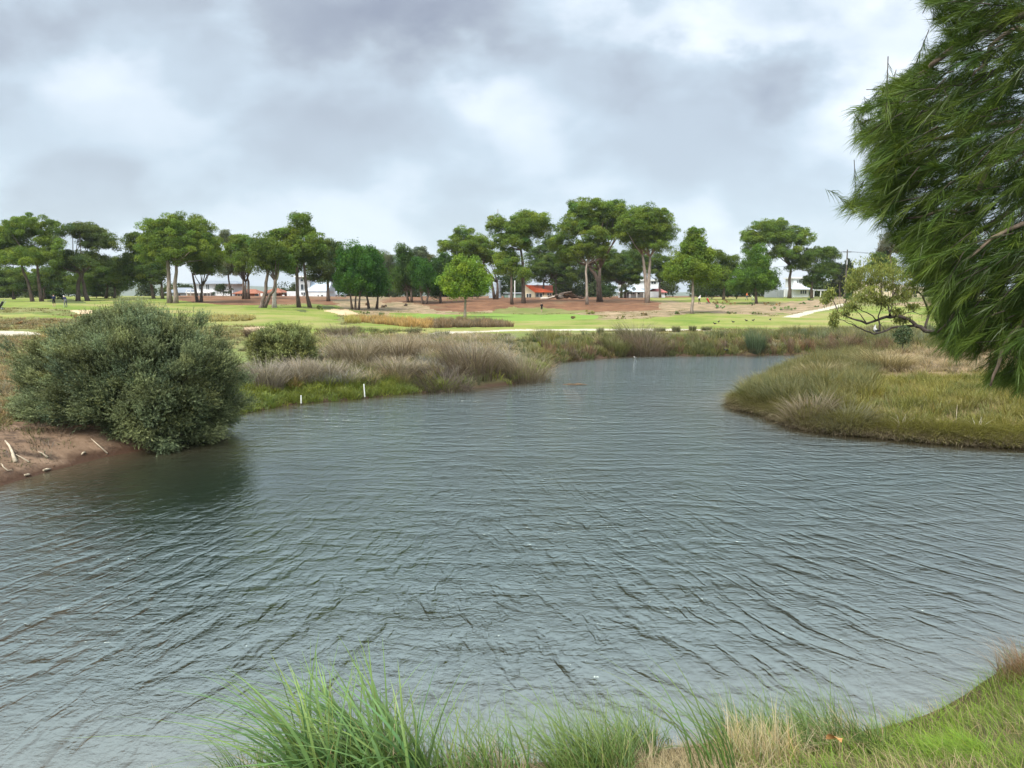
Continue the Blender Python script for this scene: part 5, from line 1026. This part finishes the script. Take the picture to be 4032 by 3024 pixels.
# ------------------------------------------------------------------ near pine hanging in from the right
def near_pine():
    rr = np.random.default_rng(71); bx_, by_ = 7.3, 7.6; foot = np.array([bx_, by_, hz(bx_, by_)]); t = thing('near_pine', foot, 'big near pine hanging long needled boughs over the right side of the pond', 'tree')
    edge_y = np.array([-300,0,60,140,230,330,400,480,560,640,700,760,820,880,960,1050,1130,1200,1260,1320,1380,1440,1510,1560])
    edge_x = np.array([3680,3640,3690,3720,3660,3530,3410,3390,3385,3430,3430,3370,3345,3460,3560,3600,3600,3680,3700,3660,3740,3850,3880,3900])
    # boughs: curves from the trunk out to the left
    mb = MB(); top = 11.0
    tr = [foot - foot, np.array([.05, .1, 2.5]), np.array([-.05, 0, 5.5]), np.array([.1, .1, top])]; tr[0] = np.array([0, 0, -.4]); mb.tube(tr, [.24, .20, .16, .05], 12, .05); mb.build('trunk', M_BARK, t, True)
    boughs = []
    def bough(pts, r0, r1=.008, name='branch'):
        q = [np.array(P(a, b, d)) - foot for a, b, d in pts]; f = []
        for a, c in zip(q[:-1], q[1:]): f += [a, (a + c) / 2 + rr.normal(0, .015, 3)]
        f.append(q[-1]); st = np.array([0, 0, min(max(f[0][2] + .5, 1.0), top - .5)])
        if name == 'branch': f = [st, (st + f[0]) / 2 + np.array([0, 0, .1])] + f
        MB().tube(f, list(np.linspace(r0, r1, len(f))), 7, .06).build(name, M_BARKN, t, True); boughs.append(f)
    M_BARKN = bark('bough_bark', (.06, .045, .034), (.20, .15, .11), 14)
    bough([(4250,-30,7.0),(4032,55,6.9),(3890,120,6.8),(3780,175,6.8),(3700,230,6.7),(3650,275,6.7),(3560,330,6.7),(3480,370,6.7)], .05)
    bough([(4200,200,6.6),(4000,110,6.5),(3900,180,6.4),(3870,260,6.4),(3830,300,6.3)], .03)
    bough([(4300,560,6.6),(4100,560,6.5),(3900,640,6.4),(3790,840,6.3),(3700,830,6.2),(3560,860,6.3)], .04)
    bough([(4300,400,7.2),(4000,480,7.1),(3800,520,7.0),(3600,560,7.0),(3470,560,7.0)], .045)
    bough([(4300,760,7.2),(4050,780,7.1),(3830,930,7.0),(3700,985,6.9),(3640,1050,6.9)], .04)
    bough([(4300,1000,6.8),(4060,1020,6.7),(3900,1120,6.6),(3760,1230,6.5),(3690,1310,6.5)], .04)
    bough([(4300,1150,6.2),(4100,1180,6.1),(3980,1320,6.1),(3930,1440,6.0),(3900,1520,6.0)], .035)
    bough([(4300,-200,6.8),(4000,-120,6.8),(3800,-60,6.8),(3690,20,6.8)], .04)
    bough([(4200,900,6.0),(4030,880,5.9),(3900,940,5.8),(3800,1030,5.8)], .03)
    bough([(3880,1200,7.4),(3860,1270,7.4),(3845,1340,7.4),(3870,1385,7.4)], .03, .012, 'broken_branch')
    # twigs ending in needle sprays
    py = rr.uniform(-250, 1560, 7600); ex = np.interp(py, edge_y, edge_x) + 70 * (fbm(py / 55.0, py * 0, 3) - .5); px = ex + (4230 - ex) * rr.random(7600) ** 1.25
    lowcut = py < np.interp(px, [3600, 3760, 3830, 3900, 4060, 4230], [1320, 1390, 1400, 1500, 1545, 1560]); nsk = fbm(px / 95.0, py / 95.0, 3); gap = (nsk > .37) | (rr.random(7600) < .12)
    ok = lowcut & gap & (px > ex) & ((py > 330) | (rr.random(7600) < .55)); px = px[ok]; py = py[ok]; n = min(len(px), 3000); px = px[:n]; py = py[:n]
    D = rr.uniform(5.7, 9.2, n); tip = np.stack(P(px, py, D), -1) - foot
    rel = (px - np.interp(py, edge_y, edge_x)) / 600
    # twig direction: outwards to the left, drooping lower down
    droop = np.interp(py, [0, 500, 900, 1400], [.12, .42, .55, .95]); dirv = np.stack([-1 + rr.normal(0, .5, n), -.25 + rr.normal(0, .6, n), -droop + rr.normal(0, .42, n)], -1); dirv /= np.linalg.norm(dirv, axis=1, keepdims=True)
    tl = rr.uniform(.22, .42, n); base = tip - dirv * tl[:, None] + np.array([0, 0, .05])
    tw = MB()
    for k in range(0, n, 2): tw.tube([base[k] - dirv[k] * .04, (base[k] + tip[k]) / 2 + np.array([0, 0, .015]), tip[k]], [.004, .003, .0015], 4)
    tw.build('twigs', M_BARKD, t)
    per = 60; m = n * per; i = np.repeat(np.arange(n), per); u = rr.random(m) ** .8
    R0 = base[i] * (1 - u[:, None]) + tip[i] * u[:, None]; R0[:, 2] += .015 * np.sin(np.pi * u)
    sidev = np.cross(dirv[i], orient(m, rr)); sidev /= np.linalg.norm(sidev, axis=1, keepdims=True) + 1e-9
    spread = rr.uniform(.15, .75, m) * (1.1 - .45 * u); nd = dirv[i] + sidev * spread[:, None]; nd /= np.linalg.norm(nd, axis=1, keepdims=True)
    nl = rr.uniform(.11, .205, m); wv = rr.uniform(.0024, .0040, m); wside = np.cross(nd, orient(m, rr)); wside /= np.linalg.norm(wside, axis=1, keepdims=True) + 1e-9
    p0 = R0; p1 = R0 + nd * (nl * .55)[:, None]; p1[:, 2] -= nl * .03; p2 = R0 + nd * nl[:, None]; p2[:, 2] -= nl * rr.uniform(.05, .28, m)
    W_ = wside * wv[:, None] * .5
    V = np.stack([p0 - W_, p0 + W_, p1 - W_, p1 + W_, p2], 1).reshape(-1, 3); b = (np.arange(m) * 5)[:, None]; Q = b + np.array([0, 1, 3, 2]); Tt = b + np.array([2, 3, 4])
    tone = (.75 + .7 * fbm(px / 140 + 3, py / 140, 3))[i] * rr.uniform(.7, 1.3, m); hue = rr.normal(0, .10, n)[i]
    base_c = np.array((.024, .044, .011)); tipc = np.array((.082, .124, .020))  # shaded interior and lit spray tips are put into the needle colour
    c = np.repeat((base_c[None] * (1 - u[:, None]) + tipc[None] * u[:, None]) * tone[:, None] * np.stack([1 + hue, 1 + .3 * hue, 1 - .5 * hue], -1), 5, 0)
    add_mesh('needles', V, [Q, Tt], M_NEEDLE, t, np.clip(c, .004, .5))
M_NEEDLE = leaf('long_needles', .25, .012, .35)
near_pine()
# ------------------------------------------------------------------ people, golf trolleys
SKIN = plain('skin', (.46, .29, .21), .6, .3, .06, 6)
def cloth(name, c): return plain(name, c, .9, .1, .15, 9)
C_NAVY = cloth('navy_cloth', (.018, .024, .055)); C_BLK = cloth('black_cloth', (.014, .014, .016)); C_GREY = cloth('grey_cloth', (.13, .13, .145)); C_WHITE = cloth('white_cloth', (.66, .66, .66)); C_ORG = cloth('orange_cloth', (.62, .17, .05)); C_RED = cloth('red_vinyl', (.50, .03, .035)); C_LIME = cloth('pale_green_vinyl', (.50, .55, .32)); C_HAIR = cloth('dark_hair', (.03, .022, .018))
def person(px, D, rz, label, shirt, lower, short, joints=None, cap=None, lean=0.0):
    b = at(px, D); t = thing('person', b, label, 'person', 'people on the golf course', rz)
    J = dict(pel=(0,0,.95), waist=(0,0,1.08), chest=(0,.01,1.33), neck=(0,.01,1.49), head=(0,.03,1.62), crownt=(0,.03,1.74), shL=(.19,0,1.42), elL=(.25,.02,1.14), wrL=(.24,.12,.90), haL=(.23,.16,.82), shR=(-.19,0,1.42), elR=(-.25,.02,1.14), wrR=(-.24,.12,.90), haR=(-.23,.16,.82),
             hiL=(.10,0,.90), knL=(.11,.03,.50), anL=(.11,-.02,.09), toL=(.12,.17,.035), hiR=(-.10,0,.90), knR=(-.11,.03,.50), anR=(-.11,-.02,.09), toR=(-.12,.17,.035))
    J.update(joints or {})
    if lean:
        c, s_ = math.cos(lean), math.sin(lean); hp = Vector(J['pel'])
        for k in ('waist','chest','neck','head','crownt','shL','shR'):
            q = Vector(J[k]) - hp; J[k] = (q.x + hp.x, q.y * c + q.z * s_ + hp.y, -q.y * s_ + q.z * c + hp.z)
    rad = dict(pel=.135, waist=.125, chest=.15, neck=.058, head=.092, crownt=.075, shL=.07, elL=.048, wrL=.036, haL=.042, shR=.07, elR=.048, wrR=.036, haR=.042, hiL=.095, knL=.062, anL=.045, toL=.04, hiR=.095, knR=.062, anR=.045, toR=.04)
    E = [('pel','waist'),('waist','chest'),('chest','neck'),('neck','head'),('head','crownt'),('chest','shL'),('shL','elL'),('elL','wrL'),('wrL','haL'),('chest','shR'),('shR','elR'),('elR','wrR'),('wrR','haR'),('pel','hiL'),('hiL','knL'),('knL','anL'),('anL','toL'),('pel','hiR'),('hiR','knR'),('knR','anR'),('anR','toR')]
    keys = list(J); me = bpy.data.meshes.new('person_skeleton'); me.from_pydata([J[k] for k in keys], [(keys.index(a), keys.index(c)) for a, c in E], [])
    o = bpy.data.objects.new('person_skeleton', me); COL.objects.link(o); md = o.modifiers.new('skin', 'SKIN'); md.use_smooth_shade = True
    for i, k in enumerate(keys): sv = me.skin_vertices[0].data[i]; sv.radius = (rad[k],) * 2; sv.use_root = (k == 'pel')
    ss = o.modifiers.new('sub', 'SUBSURF'); ss.levels = 1; ss.render_levels = 1
    dg = bpy.context.evaluated_depsgraph_get(); m2 = bpy.data.meshes.new_from_object(o.evaluated_get(dg)); bpy.data.objects.remove(o); m2.name = 'body'
    body = bpy.data.objects.new('body', m2); COL.objects.link(body); body.parent = t
    m2.materials.clear()
    for m in (SKIN, shirt, lower, C_WHITE if short else C_BLK): m2.materials.append(m)
    part = {('pel','waist'):2, ('waist','chest'):1, ('chest','neck'):1, ('neck','head'):0, ('head','crownt'):0, ('chest','shL'):1, ('chest','shR'):1, ('shL','elL'):1, ('shR','elR'):1, ('elL','wrL'):0, ('elR','wrR'):0, ('wrL','haL'):0, ('wrR','haR'):0, ('pel','hiL'):2, ('pel','hiR'):2, ('hiL','knL'):2, ('hiR','knR'):2, ('knL','anL'):0 if short else 2, ('knR','anR'):0 if short else 2, ('anL','toL'):3, ('anR','toR'):3}
    for f in m2.polygons:
        c = f.center; best = None
        for (a, d_), mi in part.items():
            A = Vector(J[a]); B = Vector(J[d_]); ab = B - A; u = max(0, min(1, (c - A).dot(ab) / ab.length_squared)); dd = (c - A - ab * u).length - (rad[a] * (1 - u) + rad[d_] * u)
            if best is None or dd < best[0]: best = (dd, mi)
        f.material_index = best[1]; f.use_smooth = True
    h = Vector(J['crownt']); hd = Vector(J['head']); MB().ball((h.x, h.y - .02, h.z - .03), (.092, .105, .075)).build('cap' if cap else 'hair', cap or C_HAIR, t, True)
    if cap: MB().ball((h.x, h.y + .09, h.z - .05), (.075, .09, .012)).build('cap_peak', cap, t, True)
    return t
person(215, 101, 0.25, 'person in navy top, black shorts and white shoes standing on the raised green', C_NAVY, C_BLK, True, dict(elL=(.26,-.02,1.15), wrL=(.17,.17,1.02), haL=(.12,.22,1.0), elR=(-.26,-.02,1.15), wrR=(-.17,.17,1.02), haR=(-.12,.22,1.0)))
person(262, 101.6, 1.0, 'person in navy top and grey trousers bending over to putt on the green', C_NAVY, C_GREY, False, dict(elL=(.20,.42,1.02), wrL=(.06,.50,.80), haL=(.02,.52,.74), elR=(-.20,.42,1.02), wrR=(-.06,.50,.80), haR=(-.02,.52,.74), knL=(.13,.10,.50), knR=(-.13,.10,.50)), lean=.62, cap=C_WHITE)
pb = at(262, 101.6); cl = thing('putter', pb, 'putter in the hands of the bending golfer', 'golf club', None, 1.0); MB().tube([(0, .50, .86), (0, .60, .06)], .011, 6).build('shaft', M_STEEL, cl); MB().box(-.06, .04, .585, .62, .012, .05).build('club_head', M_STEEL, cl)
person(2133, 139, 0.3, 'person all in black walking across the far green', C_BLK, C_BLK, True, dict(knL=(.11,.16,.52), anL=(.11,.18,.10), toL=(.12,.36,.05), anR=(-.11,-.20,.12), toR=(-.12,-.03,.05), knR=(-.11,-.02,.50)))
person(2752, 150, -1.2, 'person in white top bent forward pulling a red golf bag', C_WHITE, C_BLK, False, dict(elR=(-.2,-.1,1.1), wrR=(-.15,-.35,.95), haR=(-.12,-.43,.92), anL=(.11,.14,.1), toL=(.12,.33,.05), knL=(.11,.16,.5)), lean=.3, cap=C_WHITE)
person(2938, 165, -1.45, 'person in orange shirt and grey trousers pushing a golf trolley', C_ORG, C_GREY, False, dict(elL=(.24,.16,1.14), wrL=(.16,.40,1.06), haL=(.13,.47,1.04), elR=(-.24,.16,1.14), wrR=(-.16,.40,1.06), haR=(-.13,.47,1.04), anL=(.11,.2,.1), toL=(.12,.38,.05), knL=(.11,.18,.5), anR=(-.11,-.22,.12), toR=(-.12,-.05,.05)), lean=.14, cap=C_ORG)
def trolley(px, D, rz, label, bagm, m2):
    b = at(px, D); t = thing('golf_trolley', b, label, 'golf trolley', 'golf trolleys', rz)
    for x, y, r0 in ((.32,0,.15),(-.32,0,.15),(0,.55,.11)):
        w = MB(); n = 14; ring = [(x, y + r0 * math.cos(2 * math.pi * k / n), r0 + r0 * math.sin(2 * math.pi * k / n)) for k in range(n + 1)]; w.tube(ring, .028, 6); wo = w.build('wheel', M_BLACK, t, True); hb = MB().tube([(x - .04, y, r0), (x + .04, y, r0)], .035, 8)
        for k in range(5): hb.tube([(x, y, r0), (x, y + r0 * math.cos(1.257 * k), r0 + r0 * math.sin(1.257 * k))], .012, 4)
        hb.build('hub', M_STEEL, wo)
    MB().tube([(0, .55, .12), (0, .1, .30), (0, -.35, .95), (0, -.45, 1.05)], .022, 6).tube([(-.32, 0, .15), (0, .12, .30), (.32, 0, .15)], .02, 6).tube([(-.15, -.45, 1.05), (.15, -.45, 1.05)], .022, 6).build('frame', m2, t)
    bg_ = MB().tube([(0, .36, .24), (0, .12, .60), (0, -.10, .98), (0, -.16, 1.06)], [.12, .145, .14, .155], 10).build('golf_bag', bagm, t, True)
    for k in range(5): a = k * 1.26; MB().tube([(.06 * math.cos(a), -.1 + .04 * math.sin(a), 1.0), (.10 * math.cos(a), -.34 + .06 * math.sin(a), 1.32)], [.010, .012], 5).ball((.10 * math.cos(a), -.35 + .06 * math.sin(a), 1.34), (.045, .03, .04), 6, 5).build('club', C_WHITE if k % 2 else M_BLACK, bg_)
trolley(2786, 150, -1.3, 'golf trolley with red bag beside the person in white', C_RED, M_BLACK); trolley(2962, 165, -1.45, 'golf trolley with pale green bag pushed by the person in orange', C_LIME, C_WHITE); trolley(10, 97, 1.9, 'black golf trolley parked on the green at the left end', M_BLACK, M_STEEL)

# ------------------------------------------------------------------ birds
B_BLK = plain('black_feathers', (.014, .014, .018), .6, .3, .3, 30); B_WHT = plain('white_feathers', (.62, .61, .58), .8, .1, .1, 20); B_BEAK = plain('beak', (.36, .09, .04), .5, .3, .1, 20)
def bird(loc, rz, label, body, s=1.0, head_m=None, beak=B_BEAK, group=None, upright=0.0, legs=True, water=False):
    t = thing('bird', loc, label, 'bird', group, rz); z = .17 if legs else (.05 if water else .10); b = MB()
    # one body: tail, trunk, neck, head along a bent spine
    c, s_ = math.cos(upright), math.sin(upright); f = lambda y, zz: (0, (y * c - zz * s_) * s, (z + zz * c + y * s_) * s)
    b.tube([f(-.26, .0), f(-.18, .01), f(-.08, .02), f(.04, .03), f(.11, .06), f(.14, .12), f(.155, .17), f(.19, .19), f(.205, .19)], [.012 * s, .035 * s, .08 * s, .088 * s, .062 * s, .036 * s, .038 * s, .03 * s, .008 * s], 10); b.build('body', body, t, True)
    for sx in (-1, 1): w = MB(); w.ball((sx * .07 * s, f(-.06, .03)[1], f(-.06, .04)[2]), (.022 * s, .15 * s, .055 * s)); w.build('wing', head_m or body, t, True)
    q = f(.205, .185); MB().tube([q, (0, q[1] + .05 * s, q[2] - .012 * s)], [.014 * s, .003 * s], 6).build('beak', beak, t)
    if legs:
        for sx in (-1, 1): MB().tube([(sx * .035 * s, .0, z * s * .8), (sx * .035 * s, -.02 * s, z * .45 * s), (sx * .035 * s, .01 * s, 0), (sx * .035 * s, .06 * s, .005)], .008 * s, 5).build('leg', beak, t)
    return t
G5 = 'black birds grazing on the fairway'
for k, (px, py, rz, lab) in enumerate([(2814,1277,1.2,'black bird nearest the dark path shrub, lowest of the grazing birds'),(2830,1269,-.6,'black bird standing head up, second from the left end of the flock'),(2886,1270,1.5,'black bird just above the reeds in the middle of the flock'),(2938,1264,1.4,'plump black bird left of a close neighbour on the fairway'),(2966,1263,-1.4,'black bird right beside its plump neighbour on the fairway'),(3033,1260,-.9,'lone black bird farthest right on the fairway')]):
    g_ = ground(px, py + 4); bird((g_[0], g_[1], g_[2] + .02), rz, lab, B_BLK, .85, group=G5)
g_ = ground(2857, 1393); bird((g_[0], g_[1], g_[2] + .02), 1.6, 'black waterhen on the muddy edge below the far reeds', B_BLK, .95)
q = P(2500, 1409, 52.0); w_ = onwater(2500, 1409); bird((w_[0], w_[1], 0), 1.3, 'small pale duck swimming off the far bank', B_WHT, .42, B_BLK, legs=False, water=True)
q = P(3444, 1306, 46.9); bird((q[0], q[1] - .05, q[2] - .04), 1.9, 'white and black bird perched on the bare gum branch', B_WHT, 1.25, B_BLK, B_BLK, upright=.75, legs=False)

# ------------------------------------------------------------------ marker posts, sticks, leaves, floating weed
M_POST = plain('weathered_paint', (.60, .60, .55), .8, .2, .22, 9)
def marker(px, py, hpx, tilt, label):
    w = onwater(px, py); k = w[1] / F; hh = hpx * k; t = thing('marker_post', (w[0], w[1], 0), label, 'post', 'marker posts at the water edge'); t.rotation_euler = (0, tilt, 0)
    MB().tube([(0, 0, -.4), (0, 0, .02), (0, 0, hh * .98), (0, 0, hh)], [.026, .026, .025, .02], 12).build('stake', M_POST, t, False); MB().tube([(0, 0, -.05), (0, 0, .06)], [.0275, .0272], 12).build('waterline_stain', M_BARKD, t)
marker(1437, 1569, 58, -.05, 'taller white marker post standing in the water by the left spit'); marker(1186, 1594, 38, .02, 'shorter white marker post against the green bank of the left spit')
M_STICK = plain('bleached_stick', (.40, .33, .24), .8, .2, .4, 6)
def stick(label, pts, r0, D=None):
    q = []
    for x, y, lift in pts:
        g_ = ground(x, y); q.append(Vector((g_[0], g_[1], max(g_[2], 0) + lift)))
    o_ = q[0].copy(); f = []
    rr = random.Random(len(label))
    for a, b in zip(q[:-1], q[1:]): f += [a - o_, (a + b) / 2 - o_ + Vector((rr.uniform(-.03, .03), rr.uniform(-.03, .03), rr.uniform(0, .03)))]
    f.append(q[-1] - o_); o = MB().tube(f, list(np.linspace(r0, r0 * .35, len(f))), 6, .15).build('stick', M_STICK, None, True); o.location = o_; return tag(o, label, 'stick', 'bleached sticks on the bank')
stick('thickest bleached stick curving down the dirt bank at the left edge', [(62,1826,.03),(48,1790,.06),(22,1752,.09)], .05)
stick('thin bleached stick lying right of the thick curved one', [(114,1825,.02),(62,1795,.04)], .022)
stick('short bleached stick alone on the dirt between thick stick and bush', [(188,1806,.02),(152,1786,.03)], .025)
stick('straight pale stick slanting from the bush to the water', [(424,1794,.02),(360,1746,.12)], .022)
stick('stubby pale wood chip on the dirt below the bush', [(336,1791,.03),(320,1796,.02)], .03)
stick('thin pale stick lying low along the dirt at the left edge', [(6,1832,.03),(30,1856,.02),(52,1861,.02)], .018)
stick('twisted pale root right of the bush above the water', [(910,1636,.03),(880,1626,.08),(860,1632,.08),(835,1642,.02)], .03)
stick('small forked pale root between bush and twisted root', [(845,1650,.02),(815,1654,.05)], .022)
stick('flat pale piece of wood at the water line of the dirt bank', [(172,1858,.02),(200,1850,.02)], .04)
stick('small pale wood scrap at the water line by the left edge', [(98,1880,.02),(118,1874,.02)], .035)
stick('fallen pale log half hidden behind the point under the near pine', [(3712,1332,.12),(3750,1348,.10)], .10)
stick('thin dry stalk standing upright in the yellow grass of the point', [(3762,1700,0),(3762,1698,.75)], .010)
# dead flax leaves on the point
def flax(px, py, label):
    g_ = ground(px, py); rr = np.random.default_rng(9); n = 22
    V, Q, C = blades(np.zeros((n, 3)) + rr.normal(0, .06, (n, 3)) * [1, 1, 0], rr.uniform(.4, .75, n), rr.normal(1.0, .8, n), rr.uniform(.2, 1.2, n), rr.uniform(.018, .035, n), jitter((.33, .27, .18), n, rr), jitter((.60, .53, .42), n, rr), rr, 5)
    o = add_mesh('dead_flax', V, Q, M_GRASS, None, C); o.location = tuple(g_ - np.array([0, 0, .03])); tag(o, label, 'dead plant', 'dead flax clumps on the point')
flax(3845, 1715, 'bleached dead flax leaves standing at the front of the right hand point'); flax(3545, 1705, 'small pale broken reeds at the water edge of the right hand point')
g_ = ground(3165, 1620); rr = np.random.default_rng(4); n = 140
V, Q = leaf_quads(rr.normal(0, 1, (n, 3)) * [.22, .2, .07] + [0, 0, .22], orient(n, rr, (0, 0, 1.5)), orient(n, rr), rr.uniform(.05, .12, n), rr.uniform(.02, .04, n)); o = add_mesh('dead_leaf_heap', V, Q, M_GRASS, None, np.repeat(jitter((.36, .17, .075), n, rr), 4, 0)); o.location = tuple(g_); tag(o, 'patch of reddish brown dead leaves caught in the point grass', 'dead leaves')
w_ = onwater(2280, 1516); rr = np.random.default_rng(4); mb = MB()
for k in range(9): a = rr.uniform(-.5, .5); c = rr.normal(0, .22, 2); mb.tube([(c[0] - .35, c[1] * .3, .01), (c[0], c[1] * .3 + a * .1, .05), (c[0] + .3, c[1] * .3 + a * .2, .015)], [.012, .016, .006], 5)
o = mb.build('floating_branch', plain('red_brown_twig', (.13, .085, .05), .8, .1, .2, 10)); o.location = (w_[0], w_[1], 0); tag(o, 'reddish twiggy branch floating off the left spit', 'floating branch')

# ------------------------------------------------------------------ litter on the dirt bank, rough tufts between the fairways
r = np.random.default_rng(77)
x = r.uniform(-17, -4.5, 9000); y = r.uniform(14.5, 26, 9000); d = sd(x, y); m = (d > .05) & (d < 6) & (fbm(x * .8, y * .8, 3) + r.normal(0, .08, 9000) > .5); x = x[m]; y = y[m]; n = len(x); z = height(x, y) + .012
V, Q = leaf_quads(np.stack([x, y, z], -1), orient(n, r, (0, 0, 4)), orient(n, r) * [1, 1, .15], r.uniform(.03, .13, n), r.uniform(.012, .03, n)); dark = r.random((n, 1)) < .6
o = add_mesh('leaf_litter', V, Q, M_GRASS, None, np.repeat(np.where(dark, jitter((.055, .036, .026), n, r), jitter((.24, .17, .11), n, r)), 4, 0)); tag(o, 'leaf litter and bark bits on the dirt bank', None, None, 'stuff')
dirt = [(-100,1560),(200,1600),(300,1780),(180,1850),(-100,1900)]
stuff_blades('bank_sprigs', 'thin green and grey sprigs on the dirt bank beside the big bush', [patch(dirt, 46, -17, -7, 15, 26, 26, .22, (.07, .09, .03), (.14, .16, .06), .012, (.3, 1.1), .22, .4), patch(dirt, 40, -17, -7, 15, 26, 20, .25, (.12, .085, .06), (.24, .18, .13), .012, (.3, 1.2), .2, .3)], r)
def rough_tufts():
    n = 9000; y = 56 * (135 / 56) ** r.random(n); x = r.uniform(-.8, .8, n) * y; z = height(x, y); zi = zone_of(x, y, z, sd(x, y))
    ok = (zi == NAMES.index('ground')) | ((zi == NAMES.index('sandy_waste')) & (r.random(n) < .35)) | ((zi == NAMES.index('mulch_bank')) & (r.random(n) < .12)); ok &= fbm(x * .18, y * .18, 3) > .44
    x = x[ok][:2600]; y = y[ok][:2600]; m = len(x); f = r.random((m, 1)); lo = np.array((.10, .11, .035)) * f + np.array((.16, .12, .055)) * (1 - f); hi = np.array((.20, .20, .065)) * f + np.array((.32, .25, .12)) * (1 - f)
    g = tussocks(x, y, 22, r.uniform(.15, .38, m), np.ones(m), lo, hi, r, .045, (.3, 1.2), .5, (0, 0), 3)
    stuff_blades('rough_grass', 'straw and olive rough grass between the fairways', [g], r)
rough_tufts()

# ------------------------------------------------------------------ the air: far hills fade
def haze():
    m, T, out = new_mat('haze_air'); v = T.n.new('ShaderNodeVolumePrincipled'); v.inputs['Color'].default_value = (.86, .91, .97, 1); v.inputs['Density'].default_value = .00011; v.inputs['Anisotropy'].default_value = .2
    T.link(v.outputs[0], out.inputs['Volume'])
    o = MB().box(-22500, 22500, -60, 6100, -3.2, 118).build('haze', m); tag(o, 'thin pale air between the trees and the far hills', None, None, 'stuff')
haze()
